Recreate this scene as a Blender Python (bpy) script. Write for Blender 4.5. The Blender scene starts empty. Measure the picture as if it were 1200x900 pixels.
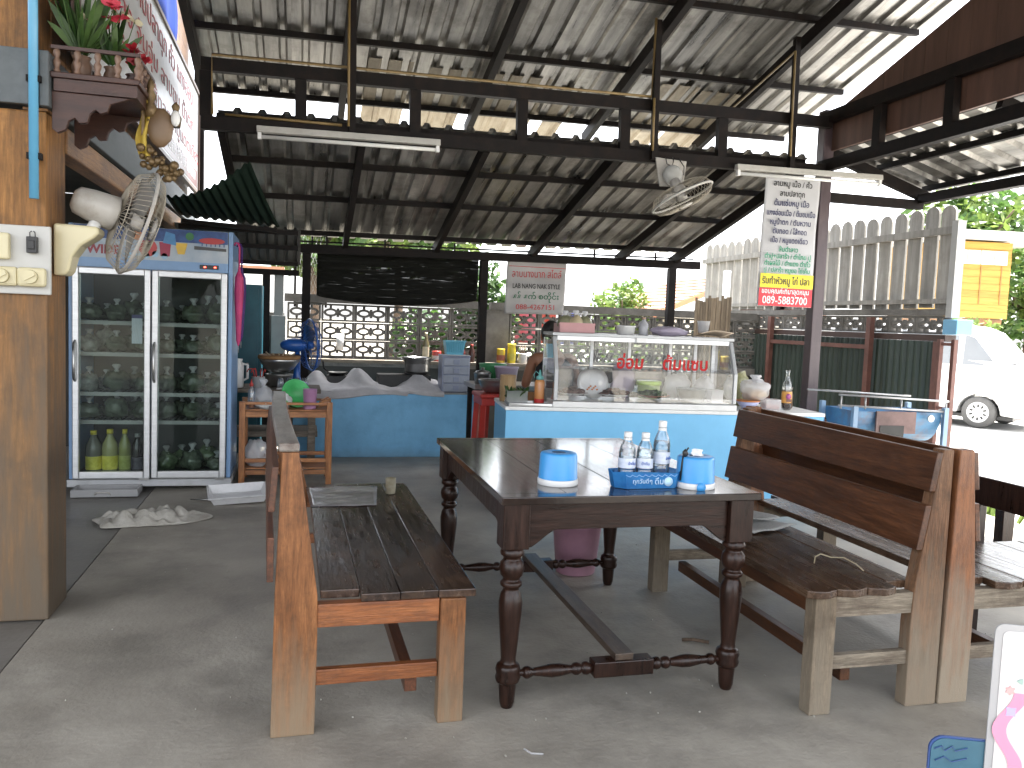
import bpy, bmesh, math, random
from mathutils import Vector, Matrix, noise, Euler
R = math.radians
random.seed(7)
SC = bpy.context.scene
COL = SC.collection

# ------------------------------------------------------------------ camera
F_PX = 960.0
YAW, PITCH, ROLL = 0.2550, -0.07608, 0.03846
cam_d = bpy.data.cameras.new('camera')
cam = bpy.data.objects.new('camera', cam_d)
COL.objects.link(cam)
cam_d.sensor_width = 36.0
cam_d.lens = F_PX / 1200 * 36.0
cam_d.clip_start = 0.05
cam_d.clip_end = 2000
fw = Vector((math.sin(YAW) * math.cos(PITCH), math.cos(YAW) * math.cos(PITCH), math.sin(PITCH)))
rt = Vector((math.cos(YAW), -math.sin(YAW), 0))
up = rt.cross(fw)
r2 = rt * math.cos(ROLL) + up * math.sin(ROLL)
u2 = -rt * math.sin(ROLL) + up * math.cos(ROLL)
cam.matrix_world = Matrix(((r2.x, u2.x, -fw.x, 0), (r2.y, u2.y, -fw.y, 0), (r2.z, u2.z, -fw.z, 1.33), (0, 0, 0, 1)))
SC.camera = cam

# ------------------------------------------------------------------ light
SUN_EL, SUN_AZ = R(74), R(65)          # azimuth clockwise from +Y
world = bpy.data.worlds.new('World')
SC.world = world
world.use_nodes = True
wn = world.node_tree.nodes
bg = wn['Background']
sky = wn.new('ShaderNodeTexSky')
sky.sky_type = 'NISHITA'
sky.sun_disc = False
sky.sun_elevation = SUN_EL
sky.sun_rotation = SUN_AZ
sky.air_density = 0.7
sky.dust_density = 3.0
sky.ozone_density = 0.6
bg.inputs['Strength'].default_value = 0.15
hs = wn.new('ShaderNodeHueSaturation')          # thin white overcast: the blue of the clear sky is mostly washed out
hs.inputs['Saturation'].default_value = .22
world.node_tree.links.new(sky.outputs[0], hs.inputs['Color'])
world.node_tree.links.new(hs.outputs[0], bg.inputs['Color'])
sl = bpy.data.lights.new('sun', 'SUN')
sl.energy = 3.2
sl.angle = R(0.6)
sl.color = (1.0, 0.955, 0.89)
so = bpy.data.objects.new('sun', sl)
COL.objects.link(so)
sd = Vector((math.sin(SUN_AZ) * math.cos(SUN_EL), math.cos(SUN_AZ) * math.cos(SUN_EL), math.sin(SUN_EL)))
so.location = sd * 30
so.rotation_euler = sd.to_track_quat('Z', 'Y').to_euler()
SC.view_settings.view_transform = 'Standard'
SC.view_settings.look = 'None'
SC.view_settings.gamma = 1
SC.view_settings.use_curve_mapping = False
SC.view_settings.exposure = 3.08
cy = SC.cycles
cy.max_bounces = 9
cy.diffuse_bounces = 5
cy.glossy_bounces = 4
cy.transmission_bounces = 6
cy.transparent_max_bounces = 24
cy.caustics_reflective = False
cy.caustics_refractive = False
cy.sample_clamp_indirect = 6
cy.use_denoising = True

# ------------------------------------------------------------------ materials
MATS = {}


def nd(nt, t, **kw):
    n = nt.nodes.new(t)
    for k, v in kw.items():
        setattr(n, k, v)
    return n


def c4(c):
    return (c[0], c[1], c[2], 1)


def mat(name, col, rough=.5, metal=0., col2=None, var=.12, scale=6., stretch=(1, 1, 1), bump=0., bscale=60., rnd=0.,
        dirt=None, dscale=3., damt=.5, zfade=None, spec=.5, rvar=0., coat=0., trans=0., emis=0., alpha=None, detail=6.):
    if name in MATS:
        return MATS[name]
    m = bpy.data.materials.new(name)
    m.use_nodes = True
    MATS[name] = m
    nt = m.node_tree
    L = nt.links.new
    b = nt.nodes['Principled BSDF']
    b.inputs['Roughness'].default_value = rough
    b.inputs['Metallic'].default_value = metal
    b.inputs['Specular IOR Level'].default_value = spec
    b.inputs['Coat Weight'].default_value = coat
    b.inputs['Coat Roughness'].default_value = .12
    tc = nd(nt, 'ShaderNodeTexCoord')
    oi = nd(nt, 'ShaderNodeObjectInfo')
    mul = nd(nt, 'ShaderNodeMath', operation='MULTIPLY')
    mul.inputs[1].default_value = 37.0
    L(oi.outputs['Random'], mul.inputs[0])
    add = nd(nt, 'ShaderNodeVectorMath', operation='ADD')
    L(tc.outputs['Object'], add.inputs[0])
    if rnd > 0:
        L(mul.outputs[0], add.inputs[1])
    mp = nd(nt, 'ShaderNodeMapping')
    mp.inputs['Scale'].default_value = stretch
    L(add.outputs[0], mp.inputs['Vector'])
    nz = nd(nt, 'ShaderNodeTexNoise')
    nz.inputs['Scale'].default_value = scale
    nz.inputs['Detail'].default_value = detail
    nz.inputs['Roughness'].default_value = .62
    L(mp.outputs[0], nz.inputs['Vector'])
    rp = nd(nt, 'ShaderNodeValToRGB')
    rp.color_ramp.elements[0].position = .3
    rp.color_ramp.elements[1].position = .72
    a = tuple(max(0, x * (1 - var)) for x in col)
    z = col2 if col2 else tuple(min(1, x * (1 + var)) for x in col)
    rp.color_ramp.elements[0].color = c4(a)
    rp.color_ramp.elements[1].color = c4(z)
    L(nz.outputs['Fac'], rp.inputs[0])
    out = rp.outputs[0]
    if bump > 0 and max(stretch) > 7.5:
        ng = nd(nt, 'ShaderNodeTexNoise')
        ng.inputs['Scale'].default_value = scale * 3.1
        ng.inputs['Detail'].default_value = 8
        ng.inputs['Roughness'].default_value = .75
        L(mp.outputs[0], ng.inputs['Vector'])
        gr = nd(nt, 'ShaderNodeMapRange')
        gr.inputs[1].default_value = .34
        gr.inputs[2].default_value = .64
        gr.inputs[3].default_value = .55
        gr.inputs[4].default_value = 1.22
        L(ng.outputs['Fac'], gr.inputs[0])
        gs = nd(nt, 'ShaderNodeVectorMath', operation='SCALE')
        L(out, gs.inputs[0])
        L(gr.outputs[0], gs.inputs['Scale'])
        out = gs.outputs[0]
    if dirt:
        n2 = nd(nt, 'ShaderNodeTexNoise')
        n2.inputs['Scale'].default_value = dscale
        n2.inputs['Detail'].default_value = 8
        n2.inputs['Roughness'].default_value = .7
        L(add.outputs[0], n2.inputs['Vector'])
        r3 = nd(nt, 'ShaderNodeValToRGB')
        r3.color_ramp.elements[0].position = .48
        r3.color_ramp.elements[1].position = .68
        r3.color_ramp.elements[0].color = (0, 0, 0, 1)
        r3.color_ramp.elements[1].color = (damt, damt, damt, 1)
        L(n2.outputs['Fac'], r3.inputs[0])
        mx = nd(nt, 'ShaderNodeMixRGB')
        mx.inputs[2].default_value = c4(dirt)
        L(r3.outputs[0], mx.inputs[0])
        L(out, mx.inputs[1])
        out = mx.outputs[0]
    if zfade:
        z0, z1, zc, zamt = zfade
        sx = nd(nt, 'ShaderNodeSeparateXYZ')
        L(tc.outputs['Object'], sx.inputs[0])
        n3 = nd(nt, 'ShaderNodeMath', operation='MULTIPLY_ADD')
        n3.inputs[1].default_value = (z1 - z0) * 1.6
        L(nz.outputs['Fac'], n3.inputs[0])
        L(sx.outputs['Z'], n3.inputs[2])
        mr = nd(nt, 'ShaderNodeMapRange')
        mr.inputs[1].default_value = z0 + (z1 - z0) * .8
        mr.inputs[2].default_value = z1 + (z1 - z0) * .8
        mr.inputs[3].default_value = zamt
        mr.inputs[4].default_value = 0
        L(n3.outputs[0], mr.inputs[0])
        mx = nd(nt, 'ShaderNodeMixRGB')
        mx.inputs[2].default_value = c4(zc)
        L(mr.outputs[0], mx.inputs[0])
        L(out, mx.inputs[1])
        out = mx.outputs[0]
    if rnd > 0:
        mr = nd(nt, 'ShaderNodeMapRange')
        mr.inputs[3].default_value = 1 - rnd
        mr.inputs[4].default_value = 1 + rnd
        L(oi.outputs['Random'], mr.inputs[0])
        hv = nd(nt, 'ShaderNodeVectorMath', operation='SCALE')
        L(out, hv.inputs[0])
        L(mr.outputs[0], hv.inputs['Scale'])
        out = hv.outputs[0]
    L(out, b.inputs['Base Color'])
    if rvar > 0:
        mr = nd(nt, 'ShaderNodeMapRange')
        mr.inputs[1].default_value = .3
        mr.inputs[2].default_value = .7
        mr.inputs[3].default_value = max(.02, rough - rvar)
        mr.inputs[4].default_value = min(1, rough + rvar)
        L(nz.outputs['Fac'], mr.inputs[0])
        L(mr.outputs[0], b.inputs['Roughness'])
    if bump > 0:
        nb = nd(nt, 'ShaderNodeTexNoise')
        nb.inputs['Scale'].default_value = bscale
        nb.inputs['Detail'].default_value = 5
        L(mp.outputs[0], nb.inputs['Vector'])
        bp = nd(nt, 'ShaderNodeBump')
        bp.inputs['Strength'].default_value = bump
        bp.inputs['Distance'].default_value = .01
        L(nb.outputs['Fac'], bp.inputs['Height'])
        L(bp.outputs[0], b.inputs['Normal'])
    if trans > 0:      # thin light-passing sheet (leaf, fibreglass, plastic film, cloth)
        tr = nd(nt, 'ShaderNodeBsdfTranslucent')
        L(out, tr.inputs[0])
        mxs = nd(nt, 'ShaderNodeMixShader')
        mxs.inputs[0].default_value = trans
        L(b.outputs[0], mxs.inputs[1])
        L(tr.outputs[0], mxs.inputs[2])
        L(mxs.outputs[0], nt.nodes['Material Output'].inputs[0])
        last = mxs
    else:
        last = b
    if alpha is not None:
        tp = nd(nt, 'ShaderNodeBsdfTransparent')
        mxs = nd(nt, 'ShaderNodeMixShader')
        mxs.inputs[0].default_value = alpha
        L(tp.outputs[0], mxs.inputs[1])
        L(last.outputs[0], mxs.inputs[2])
        L(mxs.outputs[0], nt.nodes['Material Output'].inputs[0])
    if emis > 0:
        b.inputs['Emission Color'].default_value = c4(col)
        b.inputs['Emission Strength'].default_value = emis
    return m


def glass(name, tint=(1, 1, 1), refl=.06, film=0., filmcol=(.8, .8, .8), rough=.02):
    """thin pane: see-through with a Fresnel sheen and, where dusty, a light film"""
    if name in MATS:
        return MATS[name]
    m = bpy.data.materials.new(name)
    m.use_nodes = True
    MATS[name] = m
    nt = m.node_tree
    L = nt.links.new
    for n in list(nt.nodes):
        if n.type == 'BSDF_PRINCIPLED':
            nt.nodes.remove(n)
    tp = nd(nt, 'ShaderNodeBsdfTransparent')
    tp.inputs[0].default_value = c4(tint)
    gl = nd(nt, 'ShaderNodeBsdfGlossy')
    gl.inputs['Roughness'].default_value = rough
    lw = nd(nt, 'ShaderNodeLayerWeight')
    lw.inputs[0].default_value = .25
    mr = nd(nt, 'ShaderNodeMapRange')
    mr.inputs[3].default_value = refl
    mr.inputs[4].default_value = .75
    L(lw.outputs['Fresnel'], mr.inputs[0])
    mx = nd(nt, 'ShaderNodeMixShader')
    L(mr.outputs[0], mx.inputs[0])
    L(tp.outputs[0], mx.inputs[1])
    L(gl.outputs[0], mx.inputs[2])
    last = mx
    if film > 0:
        df = nd(nt, 'ShaderNodeBsdfDiffuse')
        df.inputs[0].default_value = c4(filmcol)
        tc = nd(nt, 'ShaderNodeTexCoord')
        nz = nd(nt, 'ShaderNodeTexNoise')
        nz.inputs['Scale'].default_value = 5
        nz.inputs['Detail'].default_value = 7
        L(tc.outputs['Object'], nz.inputs['Vector'])
        m2 = nd(nt, 'ShaderNodeMath', operation='MULTIPLY')
        m2.inputs[1].default_value = film * 2
        L(nz.outputs['Fac'], m2.inputs[0])
        mx2 = nd(nt, 'ShaderNodeMixShader')
        L(m2.outputs[0], mx2.inputs[0])
        L(mx.outputs[0], mx2.inputs[1])
        L(df.outputs[0], mx2.inputs[2])
        last = mx2
    L(last.outputs[0], nt.nodes['Material Output'].inputs[0])
    return m


# ------------------------------------------------------------------ mesh helpers
class MB:
    def __init__(s):
        s.v, s.f, s.m, s.s = [], [], [], []

    def add(s, vs, fs, mi=0, smooth=False, M=None):
        o = len(s.v)
        for p in vs:
            p = Vector(p)
            s.v.append(tuple(M @ p) if M else tuple(p))
        for f in fs:
            s.f.append([i + o for i in f])
            s.m.append(mi)
            s.s.append(smooth)
        return s

    def box(s, x0, x1, y0, y1, z0, z1, mi=0, M=None):
        return s.add([(x0, y0, z0), (x1, y0, z0), (x1, y1, z0), (x0, y1, z0), (x0, y0, z1), (x1, y0, z1), (x1, y1, z1), (x0, y1, z1)],
                     [(3, 2, 1, 0), (4, 5, 6, 7), (0, 1, 5, 4), (1, 2, 6, 5), (2, 3, 7, 6), (3, 0, 4, 7)], mi, False, M)

    def bar(s, p0, p1, w, h, upv=(0, 0, 1), mi=0):
        p0, p1 = Vector(p0), Vector(p1)
        d = (p1 - p0).normalized()
        a = d.cross(Vector(upv))
        if a.length < 1e-5:
            a = d.cross(Vector((1, 0, 0)))
        a.normalize()
        b = a.cross(d)
        q = [p + a * sx * w / 2 + b * sy * h / 2 for p in (p0, p1) for sx, sy in ((-1, -1), (1, -1), (1, 1), (-1, 1))]
        return s.add(q, [(0, 1, 2, 3), (7, 6, 5, 4), (0, 4, 5, 1), (1, 5, 6, 2), (2, 6, 7, 3), (3, 7, 4, 0)], mi)

    def tube(s, p0, p1, r0, r1=None, n=12, mi=0, caps=True):
        r1 = r0 if r1 is None else r1
        p0, p1 = Vector(p0), Vector(p1)
        d = (p1 - p0).normalized()
        a = d.orthogonal().normalized()
        b = d.cross(a)
        vs = []
        for p, r in ((p0, r0), (p1, r1)):
            for i in range(n):
                t = 2 * math.pi * i / n
                vs.append(p + (a * math.cos(t) + b * math.sin(t)) * r)
        fs = [(i, (i + 1) % n, n + (i + 1) % n, n + i) for i in range(n)]
        s.add(vs, fs, mi, True)
        if caps:
            s.add(vs, [tuple(range(n - 1, -1, -1)), tuple(range(n, 2 * n))], mi, False)
        return s

    def path(s, pts, r, n=6, mi=0, closed=False):
        pts = [Vector(p) for p in pts]
        k = len(pts)
        vs = []
        ref = None
        for i, p in enumerate(pts):
            if closed:
                d = pts[(i + 1) % k] - pts[i - 1]
            else:
                d = pts[min(i + 1, k - 1)] - pts[max(i - 1, 0)]
            d.normalize()
            a = d.orthogonal().normalized() if ref is None else (ref - d * ref.dot(d)).normalized()
            ref = a
            b = d.cross(a)
            for j in range(n):
                t = 2 * math.pi * j / n
                vs.append(p + (a * math.cos(t) + b * math.sin(t)) * (r(i / (k - 1)) if callable(r) else r))
        fs = []
        for i in range(k if closed else k - 1):
            i2 = (i + 1) % k
            for j in range(n):
                fs.append((i * n + j, i * n + (j + 1) % n, i2 * n + (j + 1) % n, i2 * n + j))
        if not closed:
            fs += [tuple(range(n - 1, -1, -1)), tuple(range((k - 1) * n, k * n))]
        return s.add(vs, fs, mi, True)

    def lathe(s, prof, c=(0, 0, 0), n=16, mi=0, M=None, smooth=True, caps=True):
        vs = []
        c = Vector(c)
        for r, z in prof:
            for j in range(n):
                t = 2 * math.pi * j / n
                vs.append(Vector((r * math.cos(t), r * math.sin(t), z)) + c)
        k = len(prof)
        fs = [(i * n + j, i * n + (j + 1) % n, (i + 1) * n + (j + 1) % n, (i + 1) * n + j) for i in range(k - 1) for j in range(n)]
        s.add(vs, fs, mi, smooth, M)
        if caps:
            cf = []
            if prof[0][0] > 1e-5:
                cf.append(tuple(range(n - 1, -1, -1)))
            if prof[-1][0] > 1e-5:
                cf.append(tuple(range((k - 1) * n, k * n)))
            if cf:
                s.add(vs, cf, mi, False, M)
        return s

    def prism(s, poly, t0, t1, plane='XZ', mi=0, M=None):
        def P(a, b, t):
            return {'XZ': (a, t, b), 'YZ': (t, a, b), 'XY': (a, b, t)}[plane]
        n = len(poly)
        vs = [P(a, b, t0) for a, b in poly] + [P(a, b, t1) for a, b in poly]
        fs = [(i, (i + 1) % n, n + (i + 1) % n, n + i) for i in range(n)]
        fs += [tuple(range(n - 1, -1, -1)), tuple(range(n, 2 * n))]
        return s.add(vs, fs, mi, False, M)

    def ball(s, c, r, nu=12, nv=8, mi=0, fn=None, M=None):
        if not hasattr(r, '__len__'):
            r = (r, r, r)
        vs = []
        for i in range(nv + 1):
            th = math.pi * i / nv
            for j in range(nu):
                ph = 2 * math.pi * j / nu
                d = Vector((math.sin(th) * math.cos(ph), math.sin(th) * math.sin(ph), math.cos(th)))
                q = 1 if fn is None else fn(d)
                vs.append(Vector((d.x * r[0] * q + c[0], d.y * r[1] * q + c[1], d.z * r[2] * q + c[2])))
        fs = [(i * nu + j, (i + 1) * nu + j, (i + 1) * nu + (j + 1) % nu, i * nu + (j + 1) % nu) for i in range(nv) for j in range(nu)]
        return s.add(vs, fs, mi, True, M)

    def grid(s, fn, nu, nv, mi=0, smooth=True):
        vs = [fn(i / nu, j / nv) for j in range(nv + 1) for i in range(nu + 1)]
        w = nu + 1
        fs = [(j * w + i, j * w + i + 1, (j + 1) * w + i + 1, (j + 1) * w + i) for j in range(nv) for i in range(nu)]
        return s.add(vs, fs, mi, smooth)

    def mesh(s, name, mats):
        me = bpy.data.meshes.new(name)
        me.from_pydata(s.v, [], s.f)
        mats = mats if isinstance(mats, (list, tuple)) else [mats]
        for m in mats:
            me.materials.append(m)
        me.polygons.foreach_set('material_index', [min(x, len(mats) - 1) for x in s.m])
        me.polygons.foreach_set('use_smooth', s.s)
        bm = bmesh.new()
        bm.from_mesh(me)
        bmesh.ops.remove_doubles(bm, verts=bm.verts, dist=1e-5)
        bmesh.ops.recalc_face_normals(bm, faces=bm.faces)
        bm.to_mesh(me)
        bm.free()
        me.update()
        return me

    def build(s, name, mats, parent=None, bevel=0., solid=0., loc=None, rot=None):
        return link(name, s.mesh(name, mats), parent, bevel, solid, loc, rot)


def link(name, me, parent=None, bevel=0., solid=0., loc=None, rot=None):
    o = bpy.data.objects.new(name, me)
    COL.objects.link(o)
    if parent:
        o.parent = parent
    if loc is not None:
        o.location = loc
    if rot is not None:
        o.rotation_euler = rot
    if solid:
        md = o.modifiers.new('thickness', 'SOLIDIFY')
        md.thickness = solid
        md.offset = 0
    if bevel:
        md = o.modifiers.new('bevel', 'BEVEL')
        md.width = bevel
        md.segments = 2
        md.limit_method = 'ANGLE'
        md.angle_limit = R(40)
    return o


def tag(o, label, cat, group=None):
    o['label'] = label
    o['category'] = cat
    if group:
        o['group'] = group
    return o


def thing(name, label, cat, loc=(0, 0, 0), rz=0., group=None, rot=None):
    o = bpy.data.objects.new(name, None)
    o.empty_display_size = .1
    COL.objects.link(o)
    o.location = loc
    o.rotation_euler = rot if rot else (0, 0, rz)
    return tag(o, label, cat, group)


def structure(o):
    o['kind'] = 'structure'
    return o


def dup(root, loc, rz=None, label=None, group=None):
    r = root.copy()
    COL.objects.link(r)
    r.location = loc
    if rz is not None:
        r.rotation_euler = (0, 0, rz)
    if label:
        r['label'] = label
    if group:
        r['group'] = group
    for ch in list(root.children):
        c = ch.copy()
        COL.objects.link(c)
        c.parent = r
        for g in list(ch.children):
            d = g.copy()
            COL.objects.link(d)
            d.parent = c
    return r


def text(s, size, m, name='sign_print', parent=None, M=None, loc=(0, 0, 0), rot=(R(90), 0, 0), width=None, align='CENTER', ext=.0008, bold=0., shear=0.):
    cu = bpy.data.curves.new(name, 'FONT')
    cu.body = s
    cu.size = size
    cu.align_x = align
    cu.extrude = ext
    cu.offset = bold
    cu.shear = shear
    cu.resolution_u = 3
    o = bpy.data.objects.new(name, cu)
    COL.objects.link(o)
    dg = bpy.context.evaluated_depsgraph_get()
    me = bpy.data.meshes.new_from_object(o.evaluated_get(dg))
    COL.objects.unlink(o)
    bpy.data.objects.remove(o)
    me.materials.clear()
    me.materials.append(m)
    if width and len(me.vertices):
        xs = [v.co.x for v in me.vertices]
        k = width / max(1e-6, max(xs) - min(xs))
        for v in me.vertices:
            v.co.x *= k
    o = link(name, me, parent, loc=loc, rot=rot)
    o['kind'] = 'stuff'        # a line of print: many tiny letters, one part
    return o


def lump(seed, amt=.25, f=2.2):
    off = Vector((seed * 3.17, seed * 1.7, seed * 5.3))
    return lambda d: 1 + amt * noise.noise(d * f + off) + amt * .5 * noise.noise(d * f * 2.3 + off)


# palette
wood_dark = mat('dark_varnished_wood', (.011, .0045, .0028), .34, col2=(.034, .014, .0085), scale=5, stretch=(9, 9, 1), bump=.1, bscale=22, rnd=.2, rvar=.1, coat=.1, spec=.3)
wood_darkx = mat('dark_varnished_wood_crossgrain', (.011, .0045, .0028), .34, col2=(.034, .014, .0085), scale=5, stretch=(1, 9, 9), bump=.1, bscale=22, rnd=.2, rvar=.1, coat=.1, spec=.3)
wood_top = mat('polished_tabletop_wood', (.010, .0055, .004), .13, col2=(.026, .014, .009), scale=4, stretch=(12, 1, 8), bump=.02, bscale=10, rnd=.25, rvar=.06, coat=.4,
               dirt=(.06, .04, .028), dscale=6, damt=.25)
bench_seat = mat('worn_bench_seat_wood', (.020, .012, .009), .2, col2=(.07, .042, .029), scale=4, stretch=(11, 1, 8), bump=.09, bscale=12, rnd=.3, rvar=.13,
                 dirt=(.16, .095, .055), dscale=5, damt=.55)
orange_wood = mat('orange_worn_wood', (.15, .057, .02), .45, col2=(.31, .132, .05), scale=4, stretch=(9, 9, .9), bump=.2, bscale=24, rnd=.12,
                  zfade=(.0, .34, (.25, .19, .125), .85), dirt=(.06, .026, .012), dscale=9, damt=.6, spec=.35)
orange_woodx = mat('orange_worn_wood_crossgrain', (.20, .06, .018), .45, col2=(.36, .13, .042), scale=4, stretch=(.9, 9, 9), bump=.2, bscale=24, rnd=.15,
                   dirt=(.09, .042, .022), dscale=8, damt=.6)
rail_wood = mat('brown_bench_rail_wood', (.055, .019, .007), .4, col2=(.13, .049, .018), scale=4, stretch=(9, .9, 9), bump=.12, bscale=18, rnd=.15, rvar=.08,
                dirt=(.05, .022, .011), dscale=5, damt=.6)
seat_brown = mat('brown_bench_seat_wood', (.045, .024, .014), .24, col2=(.12, .068, .04), scale=4, stretch=(10, 1, 9), bump=.09, bscale=14, rnd=.25, rvar=.12,
                 dirt=(.22, .155, .10), dscale=4, damt=.35)
pale_leg = mat('weathered_pale_wood', (.10, .072, .046), .75, col2=(.25, .195, .135), scale=4, stretch=(10, 10, .9), bump=.45, bscale=20, rnd=.12,
               zfade=(.0, .45, (.29, .25, .19), .6), dirt=(.055, .036, .022), dscale=7, damt=.85, spec=.3)
pale_legx = mat('weathered_pale_wood_crossgrain', (.13, .10, .07), .75, col2=(.33, .28, .21), scale=4, stretch=(.9, 10, 10), bump=.4, bscale=20, rnd=.12, dirt=(.07, .045, .03), dscale=8, damt=.6)
brown_leg = mat('brown_to_grey_bench_post_wood', (.10, .045, .02), .5, col2=(.22, .115, .06), scale=4, stretch=(9, 9, .9), bump=.3, bscale=20, rnd=.1,
                zfade=(.1, .55, (.255, .215, .16), .8), dirt=(.05, .03, .018), dscale=7, damt=.85, spec=.3)
house_wood = mat('yellow_brown_house_timber', (.19, .082, .022), .55, col2=(.36, .175, .055), scale=3, stretch=(8, 8, .7), bump=.25, bscale=18,
                 zfade=(.1, 1.75, (.145, .112, .078), 1.0), dirt=(.075, .045, .024), dscale=3.5, damt=.75, spec=.3)
house_beam = mat('brown_house_beam_timber', (.19, .088, .028), .5, col2=(.33, .165, .058), scale=3, stretch=(8, .7, 8), bump=.25, bscale=18, dirt=(.07, .03, .014), dscale=3, damt=.7)
concrete = mat('stained_concrete', (.27, .247, .208), .58, col2=(.425, .396, .34), scale=2.1, bump=.3, bscale=55, dirt=(.135, .125, .108), dscale=1.2, damt=.7, rvar=.14, detail=9)
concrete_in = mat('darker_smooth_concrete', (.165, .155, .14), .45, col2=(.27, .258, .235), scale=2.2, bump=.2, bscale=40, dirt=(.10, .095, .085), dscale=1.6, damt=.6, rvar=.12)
ground_m = mat('earth_ground', (.13, .12, .10), .95, col2=(.22, .20, .165), scale=.5, bump=.3, bscale=8, dirt=(.09, .10, .06), dscale=.3, damt=.5)
steel_dark = mat('dark_brown_painted_steel', (.005, .0038, .0036), .6, col2=(.010, .0072, .0065), scale=9, rnd=.1, dirt=(.035, .018, .011), dscale=12, damt=.25, spec=.18)
steel_post = mat('mauve_brown_painted_steel', (.055, .037, .042), .38, col2=(.085, .06, .066), scale=5, stretch=(3, 3, .6), dirt=(.12, .09, .085), dscale=7, damt=.35)
steel_rust = mat('reddish_brown_painted_steel', (.11, .045, .035), .55, col2=(.17, .075, .058), scale=8, dirt=(.06, .03, .024), dscale=9, damt=.5)
zinc = mat('zinc_alloy_roof_sheet', (.12, .117, .11), .36, .6, col2=(.46, .445, .415), scale=1.9, stretch=(6, .45, 2), rnd=.34, bump=.06, bscale=14, rvar=.12, dirt=(.07, .063, .052), dscale=2.6, damt=.75)
fibre = mat('beige_fibreglass_roof_sheet', (.26, .21, .14), .5, col2=(.40, .35, .26), scale=3, stretch=(6, .6, 2), trans=.10, dirt=(.13, .10, .065), dscale=4, damt=.6)
blue_wall = mat('sky_blue_painted_plaster', (.17, .44, .69), .55, col2=(.20, .49, .75), scale=3, bump=.12, bscale=60, dirt=(.07, .22, .42), dscale=5, damt=.35, zfade=(.0, .1, (.13, .22, .30), .55))
white_tile = mat('white_counter_top', (.72, .72, .70), .3, var=.05, scale=5, dirt=(.5, .49, .46), dscale=6, damt=.4)
alu = mat('brushed_aluminium', (.58, .59, .60), .38, .75, var=.1, scale=12, stretch=(1, 1, 6))
alu_white = mat('pale_aluminium_trim', (.44, .45, .455), .4, .3, var=.06, scale=6)
steel = mat('dull_stainless_steel', (.42, .42, .41), .28, .9, var=.15, scale=5, dirt=(.22, .20, .18), dscale=7, damt=.4)
steel_black = mat('sooty_black_iron', (.02, .02, .02), .5, .3, var=.3, scale=9)
case_glass = glass('display_glass', refl=.05, film=.025, filmcol=(.75, .8, .82))
door_glass = glass('cooler_door_glass', (.84, .89, .87), refl=.0, film=.003)
clear = glass('clear_bottle_plastic', (.93, .96, .98), refl=.1, film=.05, filmcol=(.85, .9, .95))
film_white = mat('thin_white_plastic_film', (.78, .78, .79), .3, var=.08, scale=8, bump=.5, bscale=26, trans=.4, alpha=.62)
film_clear = mat('clear_plastic_bag_film', (.55, .58, .56), .2, var=.15, scale=8, bump=.6, bscale=22, trans=.3, alpha=.45)
white_plastic = mat('white_plastic', (.72, .72, .71), .35, var=.05, scale=6)
cream_plastic = mat('cream_plastic', (.62, .56, .36), .25, var=.05, scale=4, dirt=(.45, .38, .22), dscale=5, damt=.25)
grey_plastic = mat('grey_fan_plastic', (.42, .40, .37), .42, var=.1, scale=7, dirt=(.26, .23, .19), dscale=9, damt=.6)
grille_m = mat('dusty_fan_wire', (.40, .36, .29), .5, var=.15, scale=20)
black_plastic = mat('black_plastic', (.015, .015, .016), .4, var=.2, scale=8)
red_plastic = mat('red_plastic', (.42, .035, .025), .4, var=.1, scale=6, dirt=(.25, .03, .02), dscale=5, damt=.4)
grey_board = mat('blue_grey_painted_board', (.075, .09, .098), .6, col2=(.115, .13, .14), scale=3, stretch=(3, .5, 3), dirt=(.05, .056, .06), dscale=4, damt=.5)
block_m = mat('grey_cement_block', (.115, .11, .10), .9, col2=(.19, .18, .165), scale=7, bump=.4, bscale=60, rnd=.15, dirt=(.07, .068, .06), dscale=5, damt=.5)
green_sheet = mat('dark_green_painted_sheet', (.016, .030, .022), .5, col2=(.028, .048, .036), scale=3, stretch=(4, 4, .6), rnd=.15, dirt=(.045, .05, .04), dscale=5, damt=.4)
leaf_m = mat('green_leaf', (.035, .085, .018), .5, col2=(.10, .19, .04), scale=9, trans=.35)
leaf_d = mat('dark_green_leaf', (.02, .055, .014), .45, col2=(.055, .12, .03), scale=9, trans=.25)
leaf_y = mat('yellow_green_leaf', (.09, .15, .03), .5, col2=(.19, .26, .06), scale=7, trans=.35)
bark_m = mat('brown_bark', (.09, .06, .04), .9, col2=(.17, .12, .085), scale=7, stretch=(4, 4, .6), bump=.6, bscale=30)
ink_red = mat('red_print', (.50, .02, .02), .5, var=.05)
ink_maroon = mat('maroon_print', (.30, .03, .035), .5, var=.05)
ink_navy = mat('navy_print', (.025, .03, .10), .5, var=.05)
ink_green = mat('green_print', (.03, .30, .16), .5, var=.05)
ink_green2 = mat('dark_green_print', (.02, .13, .06), .5, var=.05)
ink_white = mat('white_print', (.80, .80, .80), .5, var=.03)
ink_black = mat('black_print', (.02, .02, .02), .5, var=.05)


def shift(s, dx, dy, dz):
    s.v = [(a + dx, b + dy, c + dz) for a, b, c in s.v]
    return s


MB.shift = shift

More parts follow.
